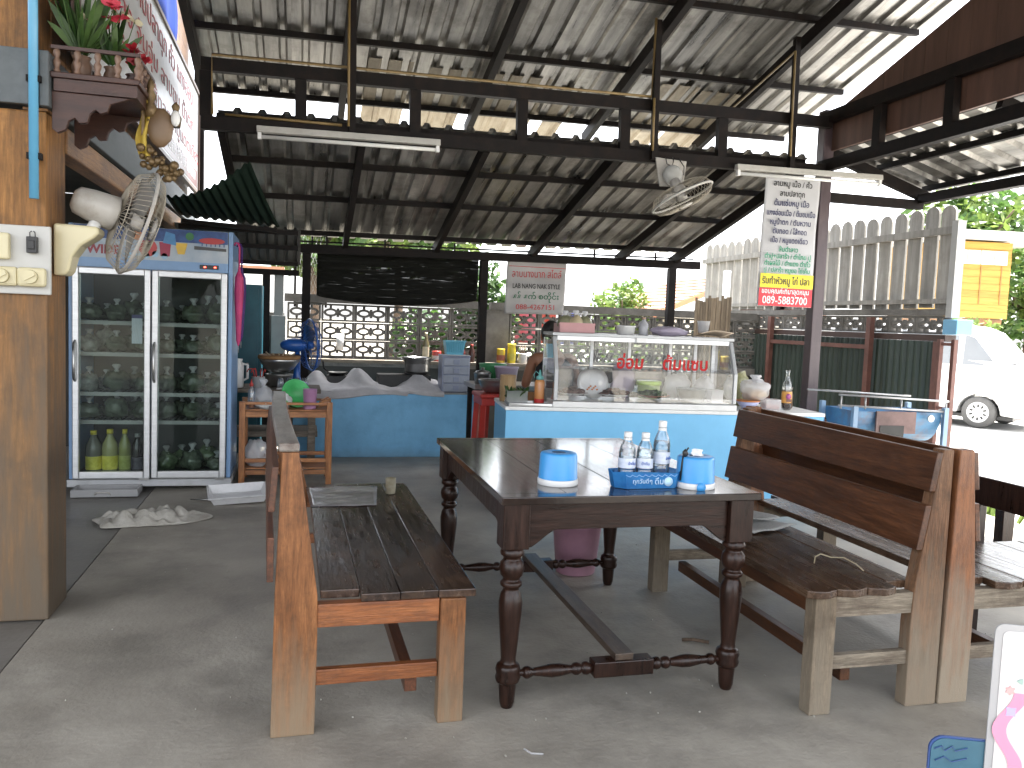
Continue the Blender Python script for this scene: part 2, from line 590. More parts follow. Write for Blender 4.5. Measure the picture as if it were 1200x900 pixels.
# ================================================================== ground and floor
g = MB()
g.grid(lambda u, v: (-150 + 300 * u, -60 + 360 * v, -.155 - (.0)), 6, 6, smooth=False)
structure(g.build('ground', ground_m))
structure(MB().box(-1.02, 5.1, -4, 9.0, -.30, 0).build('concrete_floor', concrete))
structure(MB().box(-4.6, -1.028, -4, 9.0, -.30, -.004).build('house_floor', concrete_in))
structure(MB().box(5.1, 40, -6, 40, -.4, -.146).build('street', mat('bright_concrete_street', (.46, .45, .42), .9, col2=(.58, .57, .54), scale=.7, bump=.2, bscale=10,
          dirt=(.36, .34, .30), dscale=.8, damt=.5)))

# ================================================================== house on the left
house = thing('timber_house', 'timber house on the left with a thick wooden pillar and grey board band', 'house')
p = MB().box(-1.2, -1.005, 3.74, 4.02, 0, 2.1)
p.build('pillar', house_wood, house, bevel=.008)
MB().box(-1.19, -1.05, 3.76, 3.98, 2.335, 5).build('upper_post', house_wood, house, bevel=.006)
MB().box(-1.09, -1.0, 4.03, 8.42, 1.985, 2.10).build('beam', house_beam, house, bevel=.006)
MB().box(-1.09, -1.0, 3.742, 4.027, 2.102, 2.112).build('beam_end', house_beam, house)
MB().box(-1.02, -.985, 3.70, 8.42, 2.115, 2.33).build('band_board', grey_board, house, bevel=.004)
MB().box(-1.9, -1.022, 3.70, 3.73, 2.115, 2.33).build('band_board', grey_board, house, bevel=.004)
yy = 3.99
while yy < 8.4:
    z1 = 5.0
    MB().box(-1.075, -1.05, yy, min(yy + .218, 8.4), 2.335, z1).build('wall_plank', house_beam, house, bevel=.002)
    yy += .221
MB().bar((-5, 3, 6.1), (-.42, 3, 4.75), 14, .03).build('added_shade_sheet', zinc, house)  # unseen sheet added to keep the sun off the tarpaulin and upper wall
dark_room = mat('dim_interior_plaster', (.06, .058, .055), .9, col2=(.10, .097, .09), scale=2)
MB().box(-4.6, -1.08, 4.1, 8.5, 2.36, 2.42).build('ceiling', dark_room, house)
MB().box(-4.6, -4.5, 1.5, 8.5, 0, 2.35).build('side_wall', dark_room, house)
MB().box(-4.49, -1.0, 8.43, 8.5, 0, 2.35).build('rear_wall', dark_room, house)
MB().bar((-.95, 8.36, 2.32), (-.95, 8.36, 4.2), .09, .09).build('corner_post', steel_dark, house)

# blue cover above the sign, blue pipe
def tarp(u, v):
    return (-.985 + .02 * math.sin(u * 19) + .015 * math.sin(v * 8), 4.3 + 2.75 * u, 3.36 + 1.0 * v - .05 * math.sin(u * 3.1))
tag(MB().grid(tarp, 40, 8).build('tarpaulin', mat('blue_tarpaulin', (.008, .05, .34), .85, var=.1, scale=5, bump=.2, bscale=12), solid=.004),
    'bright blue tarpaulin hanging above the menu signboard on the house', 'tarpaulin')
t = thing('water_pipe', 'light blue water pipe running up the wooden pillar', 'pipe', (-1.035, 3.685, 0))
MB().tube((0, 0, 1.745), (0, 0, 3.6), .0175, n=14).build('pipe', mat('light_blue_pvc', (.12, .37, .58), .35, var=.08, scale=5), t)
for z in (1.9, 2.2, 2.6):
    MB().box(-.026, .026, -.005, .028, z, z + .025).build('pipe_clip', steel_dark, t)

# menu signboard on the house
t = thing('menu_signboard', 'long white signboard with faded red writing along the timber house', 'sign', (-.95, 0, 0))
sign_white = mat('faded_sign_face', (.30, .30, .29), .35, col2=(.38, .38, .37), scale=2, dirt=(.23, .225, .21), dscale=1.5, damt=.6)
MB().box(-.012, 0, 4.0, 8.26, 2.42, 3.30).build('sign_panel', sign_white, t)
fr = mat('brown_sign_frame', (.10, .062, .045), .5, var=.15, scale=6)
for z in (2.395, 3.30):
    MB().box(-.02, .014, 3.97, 8.29, z, z + .026).build('frame_strip', fr, t)
for y in (3.97, 8.264):
    MB().box(-.02, .014, y, y + .026, 2.422, 3.299).build('frame_strip', fr, t)
rotS = (R(90), 0, R(90))
for (s, y, z, sz, m) in [('ลาบเนื้อ ลาบปลาดุก คั่ว แกงอ่อม', 6.05, 3.10, .19, ink_maroon), ('หมูย่าง จิ้มจุ่ม ลาบขม น้ำตก', 6.1, 2.88, .17, ink_maroon),
                         ('เนื้อย่าง ไส้ทอด หมูแดดเดียว', 6.5, 2.67, .15, ink_maroon), ('ต้มแซบ ส้มตำ ไก่ย่าง ปลาเผา', 6.9, 2.5, .13, ink_white)]:
    text(s, sz, m, parent=t, loc=(.002, y, z), rot=rotS, width=3.6 if sz > .14 else 2.3)
MB().box(.0005, .0015, 5.9, 8.2, 2.45, 2.60).build('print_band', mat('dark_maroon_band', (.10, .03, .03), .4, var=.1), t)

# ------------------------------------------------------------------ switch panel
t = thing('switch_panel', 'white switch board with breaker and dials on the pillar front', 'switch panel', (-1.12, 3.735, 1.5))
MB().box(-.145, .135, -.02, 0, -.135, .14).build('backing_board', mat('grey_white_board', (.50, .50, .48), .4, var=.08, scale=6, dirt=(.36, .35, .32), dscale=6, damt=.3), t, bevel=.004)
b = MB().box(.055, .092, -.05, -.02, .03, .095)
b.box(.062, .085, -.056, -.05, .045, .08)
b.build('breaker', black_plastic, t, bevel=.002)
w = MB().path([(.064, -.03, .095), (.064, -.034, .112), (.07, -.03, .118)], .0022).path([(.083, -.03, .095), (.083, -.034, .112), (.077, -.03, .118)], .0022)
w.build('breaker_wire', black_plastic, t)
for x in (.072, -.03):
    q = MB().box(x - .052, x + .052, -.055, -.02, -.105, -.028).build('dimmer_cover', cream_plastic, t, bevel=.012)
    k = MB().tube((x, -.057, -.066), (x, -.072, -.066), .028, .026, 24)
    k.bar((x - .02, -.075, -.078), (x + .02, -.075, -.054), .012, .01, (0, 1, 0))
    k.build('dial', cream_plastic, q)
MB().box(-.09, -.006, -.055, -.02, .0, .105).build('socket_box', cream_plastic, t, bevel=.008)

# ------------------------------------------------------------------ fan builder (wall fans)
def wire_cage(mb, r, depth_back, depth_front, nw, wr):
    for k in range(nw):
        a = 2 * math.pi * k / nw
        ca, sa = math.cos(a), math.sin(a)
        mb.path([(ca * .045, sa * .045, -depth_back), (ca * r * .55, sa * r * .55, -depth_back * .98), (ca * r * .86, sa * r * .86, -depth_back * .72),
                 (ca * r * .99, sa * r * .99, -.01)], wr, 3)
        mb.path([(ca * r * .99, sa * r * .99, .01), (ca * r * .88, sa * r * .88, depth_front * .62), (ca * r * .55, sa * r * .55, depth_front * .95),
                 (ca * .06, sa * .06, depth_front)], wr, 3)
    for z, rr in ((-depth_back, .05), (-depth_back * .9, r * .7), (depth_front, .06), (depth_front * .86, r * .68)):
        mb.path([(rr * math.cos(2 * math.pi * k / 24), rr * math.sin(2 * math.pi * k / 24), z) for k in range(24)], wr * 1.2, 4, closed=True)


def fan_head(t, centre, axis, r, ring_m, wire_m, blade_m, motor_m, nw=40, motor=True):
    ax = Vector(axis).normalized()
    Mx = Matrix.Translation(Vector(centre)) @ ax.to_track_quat('Z', 'Y').to_matrix().to_4x4()
    def app(mb):
        mb.v = [tuple(Mx @ Vector(v)) for v in mb.v]
        return mb
    m = MB()
    wire_cage(m, r, .085, .07, nw, .0016)
    cg = app(m).build('wire_cage', wire_m, t)
    m = MB().path([(r * math.cos(2 * math.pi * k / 48), r * math.sin(2 * math.pi * k / 48), 0) for k in range(48)], .0085, 6, closed=True)
    app(m).build('rim', ring_m, cg)
    m = MB().lathe([(.0, .072), (.05, .07), (.055, .062), (.0, .060)], n=20)
    app(m).build('cage_badge', ring_m, cg)
    for k in range(3):
        a0 = 2 * math.pi * k / 3
        def bl(u, v):
            rr = .04 + (r * .82 - .04) * v
            a = a0 + (u - .5) * (1.15 - .2 * v)
            return (rr * math.cos(a), rr * math.sin(a), -.018 + .05 * (u - .5))
        app(MB().grid(bl, 6, 5)).build('blade', blade_m, t, solid=.003)
    app(MB().lathe([(.0, .02), (.035, .02), (.04, -.03), (.0, -.03)], n=16)).build('hub', motor_m, t)
    if motor:
        app(MB().lathe([(.0, -.27), (.035, -.268), (.058, -.25), (.068, -.20), (.075, -.13), (.078, -.095), (.05, -.085), (0, -.085)], n=24)).build('motor_housing', motor_m, t)
    return Mx


t = thing('wall_fan', 'dusty cream and grey fan fixed to the wooden pillar', 'fan')
br = [(-.998, 1.665), (-.998, 1.45), (-.955, 1.45), (-.94, 1.47), (-.925, 1.53), (-.895, 1.575), (-.845, 1.61), (-.825, 1.63), (-.825, 1.65), (-.84, 1.66)]
MB().prism(br, 3.80, 3.92, 'XZ').build('bracket', cream_plastic, t, bevel=.012)
hc, hax = Vector((-.705, 3.97, 1.70)), Vector((.88, .34, -.30)).normalized()
fan_head(t, hc, hax, .232, grey_plastic, grille_m, mat('smoky_fan_blade', (.28, .27, .25), .35, var=.08, scale=5, alpha=.75), grey_plastic, 56)
MB().tube((-.87, 3.86, 1.645), hc - hax * .17 + Vector((0, 0, -.06)), .022, .026, 12).build('neck', white_plastic, t)

# ------------------------------------------------------------------ altar shelf
alt = mat('dark_red_carved_wood', (.03, .0105, .0075), .45, col2=(.065, .026, .018), scale=6, stretch=(1, 5, 5), bump=.15)
t = thing('altar_shelf', 'small carved dark red altar shelf with railing high on the house', 'shelf', (-.985, 3.72, 2.235))
MB().box(0, .33, 0, .42, 0, .022).build('shelf_board', alt, t, bevel=.003)
MB().box(.01, .32, .01, .41, -.05, -.002).build('under_board', alt, t)
sc_ = [(.0, -.05), (.0, -.20), (.02, -.215), (.05, -.2), (.06, -.165), (.085, -.15), (.10, -.17), (.13, -.165), (.14, -.13), (.16, -.11), (.18, -.125), (.205, -.115), (.215, -.085), (.24, -.075), (.30, -.052)]
for y in (.02, .36):
    MB().prism(sc_, y, y + .025, 'XZ').build('scroll_bracket', alt, t, bevel=.003)
ba = mat('light_brown_turned_wood', (.16, .095, .065), .45, var=.2, scale=9)
bal = [(.011, 0), (.013, .01), (.008, .018), (.013, .035), (.014, .045), (.007, .058), (.012, .072), (.012, .085), (.007, .095)]
for (x, y) in [(.02 + .075 * k, .02) for k in range(5)] + [(.315, .1 + .085 * k) for k in range(4)]:
    MB().lathe([(r * 1.1, z + .022) for r, z in bal], (x, y, 0), 10).build('baluster', ba, t)
MB().bar((0, .02, .122), (.33, .02, .122), .018, .014).bar((.315, .03, .1225), (.315, .41, .1225), .018, .013).build('rail', alt, t)

def blade_leaf(mb, base, tip, w, mi=0, droop=.03):
    base, tip = Vector(base), Vector(tip)
    d = tip - base
    side = d.cross(Vector((random.uniform(-1, 1), random.uniform(-1, 1), .3))).normalized()
    n = 5
    vs = []
    for i in range(n + 1):
        u = i / n
        c = base + d * u + Vector((0, 0, -droop * u * u))
        ww = w * math.sin(math.pi * min(1, u * .9 + .1)) ** .8
        vs += [c - side * ww, c + side * ww + Vector((0, 0, .0))]
    mb.add(vs, [(2 * i, 2 * i + 1, 2 * i + 3, 2 * i + 2) for i in range(n)], mi, True)


def bouquet(name, label, loc, pot_r, pot_h, potm, nleaf, nflow, spread, height, fcol):
    t = thing(name, label, 'flowers', loc)
    MB().lathe([(pot_r * .62, 0), (pot_r * .9, pot_h * .25), (pot_r, pot_h * .6), (pot_r * .75, pot_h * .85), (pot_r * .95, pot_h), (pot_r * .8, pot_h), (pot_r * .6, pot_h * .8)], n=18).build('vase', potm, t)
    lv = MB()
    for i in range(nleaf):
        a = random.uniform(0, 6.28)
        rr = random.uniform(.2, 1) * spread
        tp = Vector((rr * math.cos(a), rr * math.sin(a), pot_h + height * random.uniform(.35, 1)))
        mid = Vector((0, 0, pot_h * .9)) + tp * .1
        blade_leaf(lv, mid, tp, random.uniform(.008, .02), random.choice((0, 0, 1)))
    lv.build('foliage', [leaf_m, leaf_d], t)
    for i in range(nflow):
        a = random.uniform(0, 6.28)
        rr = random.uniform(.35, 1) * spread
        c = Vector((rr * math.cos(a), rr * math.sin(a), pot_h + height * random.uniform(.4, 1.0)))
        fl = MB()
        fl.path([(0, 0, pot_h * .9), c * .6, c], .002, 4, 1)
        for k in range(6):
            b = k * 1.047 + random.random()
            blade_leaf(fl, c, c + Vector((math.cos(b) * .038, math.sin(b) * .038, random.uniform(-.01, .025))), .014, 0, .005)
        fl.build('flower', [fcol, leaf_m], t)
    return t


pinkf = mat('crimson_petal', (.55, .02, .05), .5, col2=(.75, .10, .16), scale=20, trans=.3)
whitef = mat('cream_petal', (.72, .66, .48), .5, var=.08, trans=.3)
bouquet('flower_vase', 'vase of crimson flowers and green leaves on the left end of the altar shelf', (-.90, 3.85, 2.257), .04, .10, ba, 46, 15, .17, .36, pinkf)
bouquet('flower_vase', 'vase of cream buds and broad green leaves at the middle of the altar shelf', (-.80, 3.93, 2.257), .035, .09, ba, 34, 4, .13, .34, whitef)
bouquet('flower_bowl', 'small bowl of dark red incense flowers on the right end of the altar shelf', (-.70, 3.9, 2.257), .045, .06, alt, 12, 8, .05, .12, mat('dark_red_petal', (.30, .01, .02), .5, var=.2, trans=.2))

t = thing('hanging_ornament', 'brown and gold carved ornament with yellow cloth hanging beside the altar shelf', 'ornament', (-.63, 3.95, 2.06))
orn = mat('gilded_brown_carving', (.10, .06, .025), .4, .3, col2=(.22, .15, .07), scale=18, bump=.5, bscale=60)
MB().ball((.02, 0, .06), (.055, .02, .085), 16, 10, fn=lump(3, .1)).build('oval_plaque', mat('brown_oval_wood', (.16, .10, .055), .45, var=.15, scale=9), t)
MB().lathe([(.02, .10), (.028, .14), (.014, .16), (.024, .19), (.012, .22), (.018, .235), (.003, .27)], (-.02, 0, 0), 12).build('spire', orn, t)
MB().lathe([(.02, .08), (.026, .12), (.012, .15), (.018, .17), (.003, .19)], (.08, .02, -.01), 12).build('spire', orn, t)
MB().grid(lambda u, v: (-.07 + .045 * u + .012 * math.sin(v * 7), .01 + .02 * math.sin(u * 6), .17 - .25 * v), 6, 12).build('drape', mat('yellow_cloth', (.50, .36, .06), .7, var=.15, scale=9), t, solid=.004)
m = MB()
for i in range(46):
    u = random.random()
    m.ball((-.05 + .15 * u + random.uniform(-.03, .03), random.uniform(-.03, .03), -.10 * u - .02 - random.uniform(0, .07)), random.uniform(.009, .02), 7, 5)
m.build('carved_figures', orn, t)
MB().ball((.085, -.02, .1), (.02, .015, .035), 10, 8).build('white_shell', white_plastic, t)
MB().bar((-.05, 0, .02), (-.05, 0, .19), .012, .012).build('hanger', orn, t)

# ================================================================== roofs
PV = (1.7, 0, 2.6)
def tilted(name, label, cat):
    return thing(name, label, cat, PV, rot=(0, -.016, 0))


def corr(w, pitch, L0, L1, zf, rib=.026, along='Y'):
    """corrugated sheet: flat pan with raised ribs, w wide, running from L0 to L1"""
    prof = []
    n = max(1, round(w / pitch))
    for k in range(n):
        x = k * pitch
        prof += [(x, 0), (x + pitch * .60, 0), (x + pitch * .70, rib), (x + pitch * .90, rib)]
    prof += [(n * pitch, 0), (n * pitch + .03, -.0012)]
    m = MB()
    vs = []
    ns = 6
    for i in range(ns + 1):
        l = L0 + (L1 - L0) * i / ns
        for (x, z) in prof:
            vs.append((x, l, zf(l) + z) if along == 'Y' else (l, x, zf(l) + z))
    k = len(prof)
    m.add(vs, [(i * k + j, i * k + j + 1, (i + 1) * k + j + 1, (i + 1) * k + j) for i in range(ns) for j in range(k - 1)])
    return m


zu = lambda y: 3.577 - .25 * (y - 5.83)
zl = lambda y: 2.676 - .25 * (y - 5.83)
t = tilted('main_roof', 'tall zinc sheet roof over the dining area on dark steel rafters', 'roof')
X0, SW = -.80, .68
for k in range(8):
    yend = 7.52 + random.uniform(-.03, .03)
    sh = corr(SW, .17, 2.0, yend, lambda y: zu(y) + .052 + .003 * (k % 2))
    sh.shift(X0 + SW * k - PV[0], 0, -PV[2]).build('roof_sheet', zinc, t)
    sh = corr(SW, .17, -.9, 1.99, lambda y: zu(2.0) + .06 + .003 * (k % 2) - .25 * (2.0 - y))
    sh.shift(X0 + SW * k - PV[0], 0, -PV[2]).build('roof_sheet', zinc, t)
for (x, w, y0, y1) in [(.50, .34, 6.75, 7.96), (1.00, .34, 6.8, 7.92), (1.52, .51, 6.8, 7.98), (2.16, .17, 6.9, 7.86), (3.0, .34, 6.7, 7.97), (3.40, .51, 6.75, 8.0)]:
    corr(w, .165, y0, y1, lambda y: zu(y) + .04).shift(x - PV[0], 0, -PV[2]).build('translucent_sheet', fibre, t)
for y in (2.0, 2.9, 3.8, 4.7, 5.62, 6.52, 7.42):
    MB().box(-.82, 4.65, y - .02, y + .02, zu(y) + .0, zu(y) + .045).shift(-PV[0], 0, -PV[2]).build('purlin', steel_dark, t)
for y in (-.8, .6):
    z = zu(2.0) - .25 * (2.0 - y)
    MB().box(-.82, 4.65, y - .02, y + .02, z + .0, z + .045).shift(-PV[0], 0, -PV[2]).build('purlin', steel_dark, t)
for x in (-.79, .32, 1.465, 2.61, 3.77):
    MB().bar((x, 7.6, zu(7.6) - .05), (x, 2.0, zu(2.0) - .05), .055, .10).shift(-PV[0], 0, -PV[2]).build('rafter', steel_dark, t)
    MB().bar((x, 1.97, zu(2.0) - .055), (x, -.9, zu(2.0) - .05 - .725), .055, .10).shift(-PV[0], 0, -PV[2]).build('rafter', steel_dark, t)

t = tilted('rear_roof', 'lower zinc sheet roof over the kitchen beyond the truss', 'roof')
for k in range(7):
    sh = corr(.64, .16, 5.93, 8.34 + random.uniform(-.02, .02), lambda y: zl(y) + .052 + .003 * (k % 2))
    sh.shift(-.56 + .64 * k - PV[0], 0, -PV[2]).build('roof_sheet', zinc, t)
for y in (5.96, 6.6, 7.28, 8.13):
    MB().box(-.57, 3.93, y - .018, y + .018, zl(y) + .0, zl(y) + .045).shift(-PV[0], 0, -PV[2]).build('purlin', steel_dark, t)
for x in (-.54, .40, 1.29, 2.30, 3.27, 3.9):
    MB().bar((x, 5.95, zl(5.95) - .046), (x, 8.33, zl(8.33) - .046), .05, .09).shift(-PV[0], 0, -PV[2]).build('rafter', steel_dark, t)

t = tilted('roof_truss', 'dark steel truss with short uprights spanning the dining area', 'truss')
MB().box(-.65, 4.06, 5.80, 5.86, 2.92, 3.005).shift(-PV[0], 0, -PV[2]).build('top_chord', steel_dark, t)
MB().box(-.65, 4.06, 5.80, 5.86, 2.545, 2.63).shift(-PV[0], 0, -PV[2]).build('bottom_chord', steel_dark, t)
for x in (-.62, -.02, .75, 1.52, 2.31, 3.11):
    MB().box(x - .038, x + .038, 5.803, 5.857, 2.631, 2.919).shift(-PV[0], 0, -PV[2]).build('upright', steel_dark, t)
for x in (.32, 2.53, 3.69):
    MB().box(x - .022, x + .022, 5.755, 5.798, 2.56, zu(5.78) - .02).shift(-PV[0], 0, -PV[2]).build('hanger', steel_dark, t)
con = mat('ochre_conduit', (.20, .135, .05), .5, var=.2, scale=9)
m = MB()
for (pts) in [[(-.58, 5.79, 2.64), (-.58, 5.79, 3.02), (2.5, 5.79, 3.02), (2.5, 5.75, zu(5.6) - .06)], [(.29, 5.745, 2.62), (.29, 5.745, 3.45)],
              [(3.66, 5.745, 2.66), (3.66, 5.745, 3.45), (3.66, 6.7, 3.24)], [(2.505, 5.745, 2.62), (2.505, 5.745, 3.0)], [(-.5, 5.79, 2.645), (.25, 5.79, 2.635)]]:
    m.path(pts, .0095, 6)
tag(m.shift(-PV[0], 0, -PV[2]).build('electrical_conduit', con, loc=PV, rot=(0, -.016, 0)), 'thin ochre conduit run along the roof truss and its hangers', 'conduit')

# side truss and gable boards on the right
t = thing('side_truss', 'dark steel truss running towards the camera on the right with brown gable boards', 'truss')
MB().box(4.02, 4.08, -1.5, 5.92, 3.0, 3.09).build('top_chord', steel_dark, t)
MB().box(4.02, 4.08, -1.5, 5.92, 2.62, 2.71).build('bottom_chord', steel_dark, t)
for y in (5.24, 4.55, 3.86, 3.17, 2.4, 1.6):
    MB().box(4.023, 4.077, y - .04, y + .04, 2.711, 2.999).build('upright', steel_dark, t)
gb = mat('brown_gable_board', (.075, .038, .026), .6, col2=(.12, .062, .044), scale=3, stretch=(4, 4, .5), rnd=.15)
y = 5.88
while y > -1.4:
    y0 = y - .198
    top = lambda q: min(3.06 + .30 * (5.93 - q), 4.3)
    MB().prism([(y, 2.79), (y, top(y)), (y0, top(y0)), (y0, 2.79)], 4.095, 4.12, 'YZ').build('gable_board', gb, t)
    y -= .2

# lean-to along the right
t = thing('lean_to_roof', 'low lean-to roof of zinc sheet sloping down on the right', 'roof')
zn = lambda x: 2.75 - .30 * (x - 4.42)
for k in range(9):
    y0 = 5.2 - .80 * k
    corr(.80, .20, 4.13, 5.2, lambda x: zn(x) + .055 + .003 * (k % 2), rib=.03, along='X').shift(0, y0, 0).build('roof_sheet', zinc, t)
for x in (4.2, 4.62, 5.08):
    MB().box(x - .02, x + .02, -1.2, 5.95, zn(x) + .002, zn(x) + .046).build('purlin', steel_dark, t)
for y in (5.93, 4.25, 2.6, 1.0):
    MB().bar((4.135, y, zn(4.135) - .045), (5.12, y, zn(5.12) - .045), .05, .085).build('rafter', steel_dark, t)
MB().box(4.97, 5.05, -1.2, 5.88, 2.44, 2.515).build('eave_beam', steel_dark, t)
MB().box(4.12, 5.05, 5.9, 5.96, 2.40, 2.475).build('cross_beam', steel_dark, t)

# posts and eave beam
t = thing('steel_post', 'tall mauve brown steel post behind the right end of the counter', 'post', (4.07, 5.9, 0))
MB().box(-.048, .048, -.048, .048, 0, 3.11).build('shaft', steel_post, t, bevel=.006)
MB().box(-.1, .1, -.1, .1, 0, .012).build('base_plate', steel_dark, t)
for (x, lab) in ((.05, 'dark steel post left of the black shade net'), (1.80, 'dark steel post between the shade net and the phone number banner'), (3.88, 'dark steel post at the right end of the breeze block wall')):
    t = thing('kitchen_post', lab, 'post', (x, 8.22, 0), group='posts carrying the rear eave')
    MB().box(-.04, .04, -.04, .04, 0, 1.935 + .014 * (x - 1.7)).build('shaft', steel_dark, t, bevel=.004)
    MB().box(-.08, .08, -.08, .08, 0, .012).build('base_plate', steel_dark, t)
t = thing('eave_beam', 'dark steel eave beam along the rear of the kitchen', 'beam', (1.7, 8.22, 1.98), rot=(0, -.014, 0))
MB().box(-2.1, 2.5, -.035, .035, -.042, .04).build('beam', steel_dark, t)
MB().box(-1.9, 2.45, .04, .06, .062, .078).build('rail', steel_dark, t)
for x in (-1.6, -.9, -.2, .6, 1.3, 2.0):
    MB().box(x - .008, x + .008, .03, .05, .04, .12).build('strut', steel_dark, t)

# ================================================================== breeze block walls
def breeze_mesh(w, h, d, fr, n=2):
    m = MB()
    m.box(0, w, 0, d, 0, fr)
    m.box(0, w, 0, d, h - fr, h)
    m.box(0, fr, 0, d, fr, h - fr)
    m.box(w - fr, w, 0, d, fr, h - fr)
    cw = (w - 2 * fr) / n
    for k in range(n):
        cx = fr + cw * (k + .5)
        a, b = cw / 2 * .98, (h - 2 * fr) * .31
        a2, b2 = a - .026, b - .023
        N = 18
        vs = []
        for y in (0.012, d - .012):
            for (p, q) in ((a, b), (a2, b2)):
                for i in range(N):
                    th = 2 * math.pi * i / N
                    vs.append((cx + p * math.cos(th), y, h / 2 + q * math.sin(th)))
        fs = []
        for i in range(N):
            j = (i + 1) % N
            fs += [(i, j, N + j, N + i), (2 * N + i, 3 * N + i, 3 * N + j, 2 * N + j), (i, 2 * N + i, 2 * N + j, j), (N + i, N + j, 3 * N + j, 3 * N + i)]
        m.add(vs, fs)
        m.box(cx - .012, cx + .012, .015, d - .015, fr, h / 2 - b + .004)
        m.box(cx - .012, cx + .012, .015, d - .015, h / 2 + b - .004, h - fr)
    m.box(w / 2 - .012, w / 2 + .012, .018, d - .018, h / 2 - .045, h / 2 + .045)
    return m.mesh('breeze_block', block_m)


bw, bh = .335, .182
t = thing('breeze_block_wall', 'grey breeze block wall with oval openings behind the kitchen', 'wall', (0, 8.7, 0))
bme = breeze_mesh(bw, bh, .09, .02)
for (x0, n) in ((-.13, 6), (2.22, 9)):
    for r in range(3):
        for k in range(n):
            link('breeze_block', bme, t, loc=(x0 + k * (bw + .006), 0, .885 + r * (bh + .006)))
MB().box(-.16, 1.91, -.015, .105, 1.45, 1.53).build('top_ledge', block_m, t)
MB().box(2.0, 5.27, -.015, .105, 1.45, 1.53).build('top_ledge', block_m, t)
MB().box(1.905, 2.21, .0, .09, .88, 1.449).build('pier', block_m, t)
MB().box(-.16, 5.27, -.05, .12, .80, .881).build('mid_ledge', block_m, t)
MB().box(-.16, 5.27, 0, .09, -.1, .799).build('base_wall', mat('dark_sooty_plaster', (.035, .033, .03), .9, col2=(.06, .057, .05), scale=3), t)

XW = 5.24
t = thing('boundary_wall', 'low wall row of breeze blocks under the tall picket fence', 'wall', (XW, 0, 0))
b2 = breeze_mesh(bw, .155, .07, .018)
for k in range(13):
    y = 5.78 + k * (bw + .006)
    if y < 10.2:
        o = link('breeze_block', b2, t, loc=(.07, y, 1.36), rot=(0, 0, R(90)))
MB().box(-.02, .09, 5.74, 10.2, 1.52, 1.575).build('top_ledge', block_m, t)
MB().box(-.02, .09, 5.74, 10.2, 1.30, 1.356).build('mid_ledge', mat('brown_painted_ledge', (.05, .026, .02), .6, var=.15, scale=6), t)

t = thing('sheet_metal_fence', 'dark green corrugated sheet metal fence below the picket fence', 'fence', (XW - .03, 0, 0))
k = 0
y = 5.8
while y < 10.1:
    m = MB()
    vs = []
    for z in (-.1, .65, 1.299):
        for i in range(33):
            ph = i % 4
            vs.append(((0, 0, .022, .022)[ph], y + .66 * i / 32, z))
    m.add(vs, [(r * 33 + i, r * 33 + i + 1, (r + 1) * 33 + i + 1, (r + 1) * 33 + i) for r in range(2) for i in range(32)])
    k += 1
    m.shift(.003 * (k % 2), 0, 0).build('metal_sheet', green_sheet, t, solid=.0015)
    y += .645
for y in (5.76, 6.62, 8.3):
    MB().box(-.06, -.012, y - .03, y + .03, -.1, 1.50 if y > 6 else 1.30).build('fence_post', steel_rust, t)
MB().box(-.05, -.014, 5.79, 10.1, .42, .46).build('fence_rail', steel_rust, t)
MB().box(-.05, -.014, 6.65, 8.27, 1.2, 1.24).build('fence_rail', steel_rust, t)

picket_m = mat('grey_weathered_picket', (.25, .238, .215), .8, col2=(.41, .395, .36), scale=3, stretch=(6, 6, .6), rnd=.15, bump=.2, dirt=(.19, .175, .15), dscale=4, damt=.5)
t = thing('picket_fence', 'tall grey picket fence with rounded tops on the right boundary', 'fence', (XW + .03, 0, 0))
pw = .158
pm = MB()
pts = [(0, .0), (0, .80)] + [(pw / 2 - pw / 2 * math.cos(math.pi * i / 8), .80 + pw * .42 * math.sin(math.pi * i / 8)) for i in range(1, 8)] + [(pw, .80), (pw, 0)]
pm.prism(pts, 0, .022, 'YZ')
pme = pm.mesh('picket', picket_m)
for k in range(23):
    link('picket', pme, t, loc=(0, 5.78 + k * .190, 1.58 + random.uniform(-.008, .008)), rot=(random.uniform(-.006, .006), 0, 0))
MB().box(-.045, -.002, 5.72, 10.15, 2.20, 2.26).build('rail', picket_m, t)
MB().box(-.045, -.002, 5.72, 10.15, 1.62, 1.66).build('rail', picket_m, t)
MB().box(-.06, .02, 5.68, 5.745, 1.50, 2.3).build('end_post', mat('pale_grey_concrete_post', (.42, .42, .41), .8, var=.1, scale=5), t)
MB().box(-.055, -.005, 8.2, 8.28, 1.58, 2.3).build('middle_post', steel_dark, t)
tag(MB().box(XW - .04, XW + .12, 5.6, 5.755, 1.36, 1.485).build('utility_box', mat('light_blue_metal_box', (.18, .42, .62), .4, var=.1, scale=5), bevel=.006),
    'small light blue box fixed at the near end of the boundary wall', 'utility box')

# gate posts on the right edge
t = thing('gate_frame', 'narrow reddish brown steel gate frame at the end of the green fence', 'gate frame', (XW - .08, 5.72, 0))
for dx, dy in ((0, 0), (.05, -.10)):
    MB().box(dx - .018, dx + .018, dy - .018, dy + .018, -.1, 1.32).build('upright', steel_rust, t)
for z in (.3, .75, 1.28):
    MB().bar((0, -.018, z), (.032, -.085, z), .02, .025).build('hinge', steel_rust, t)


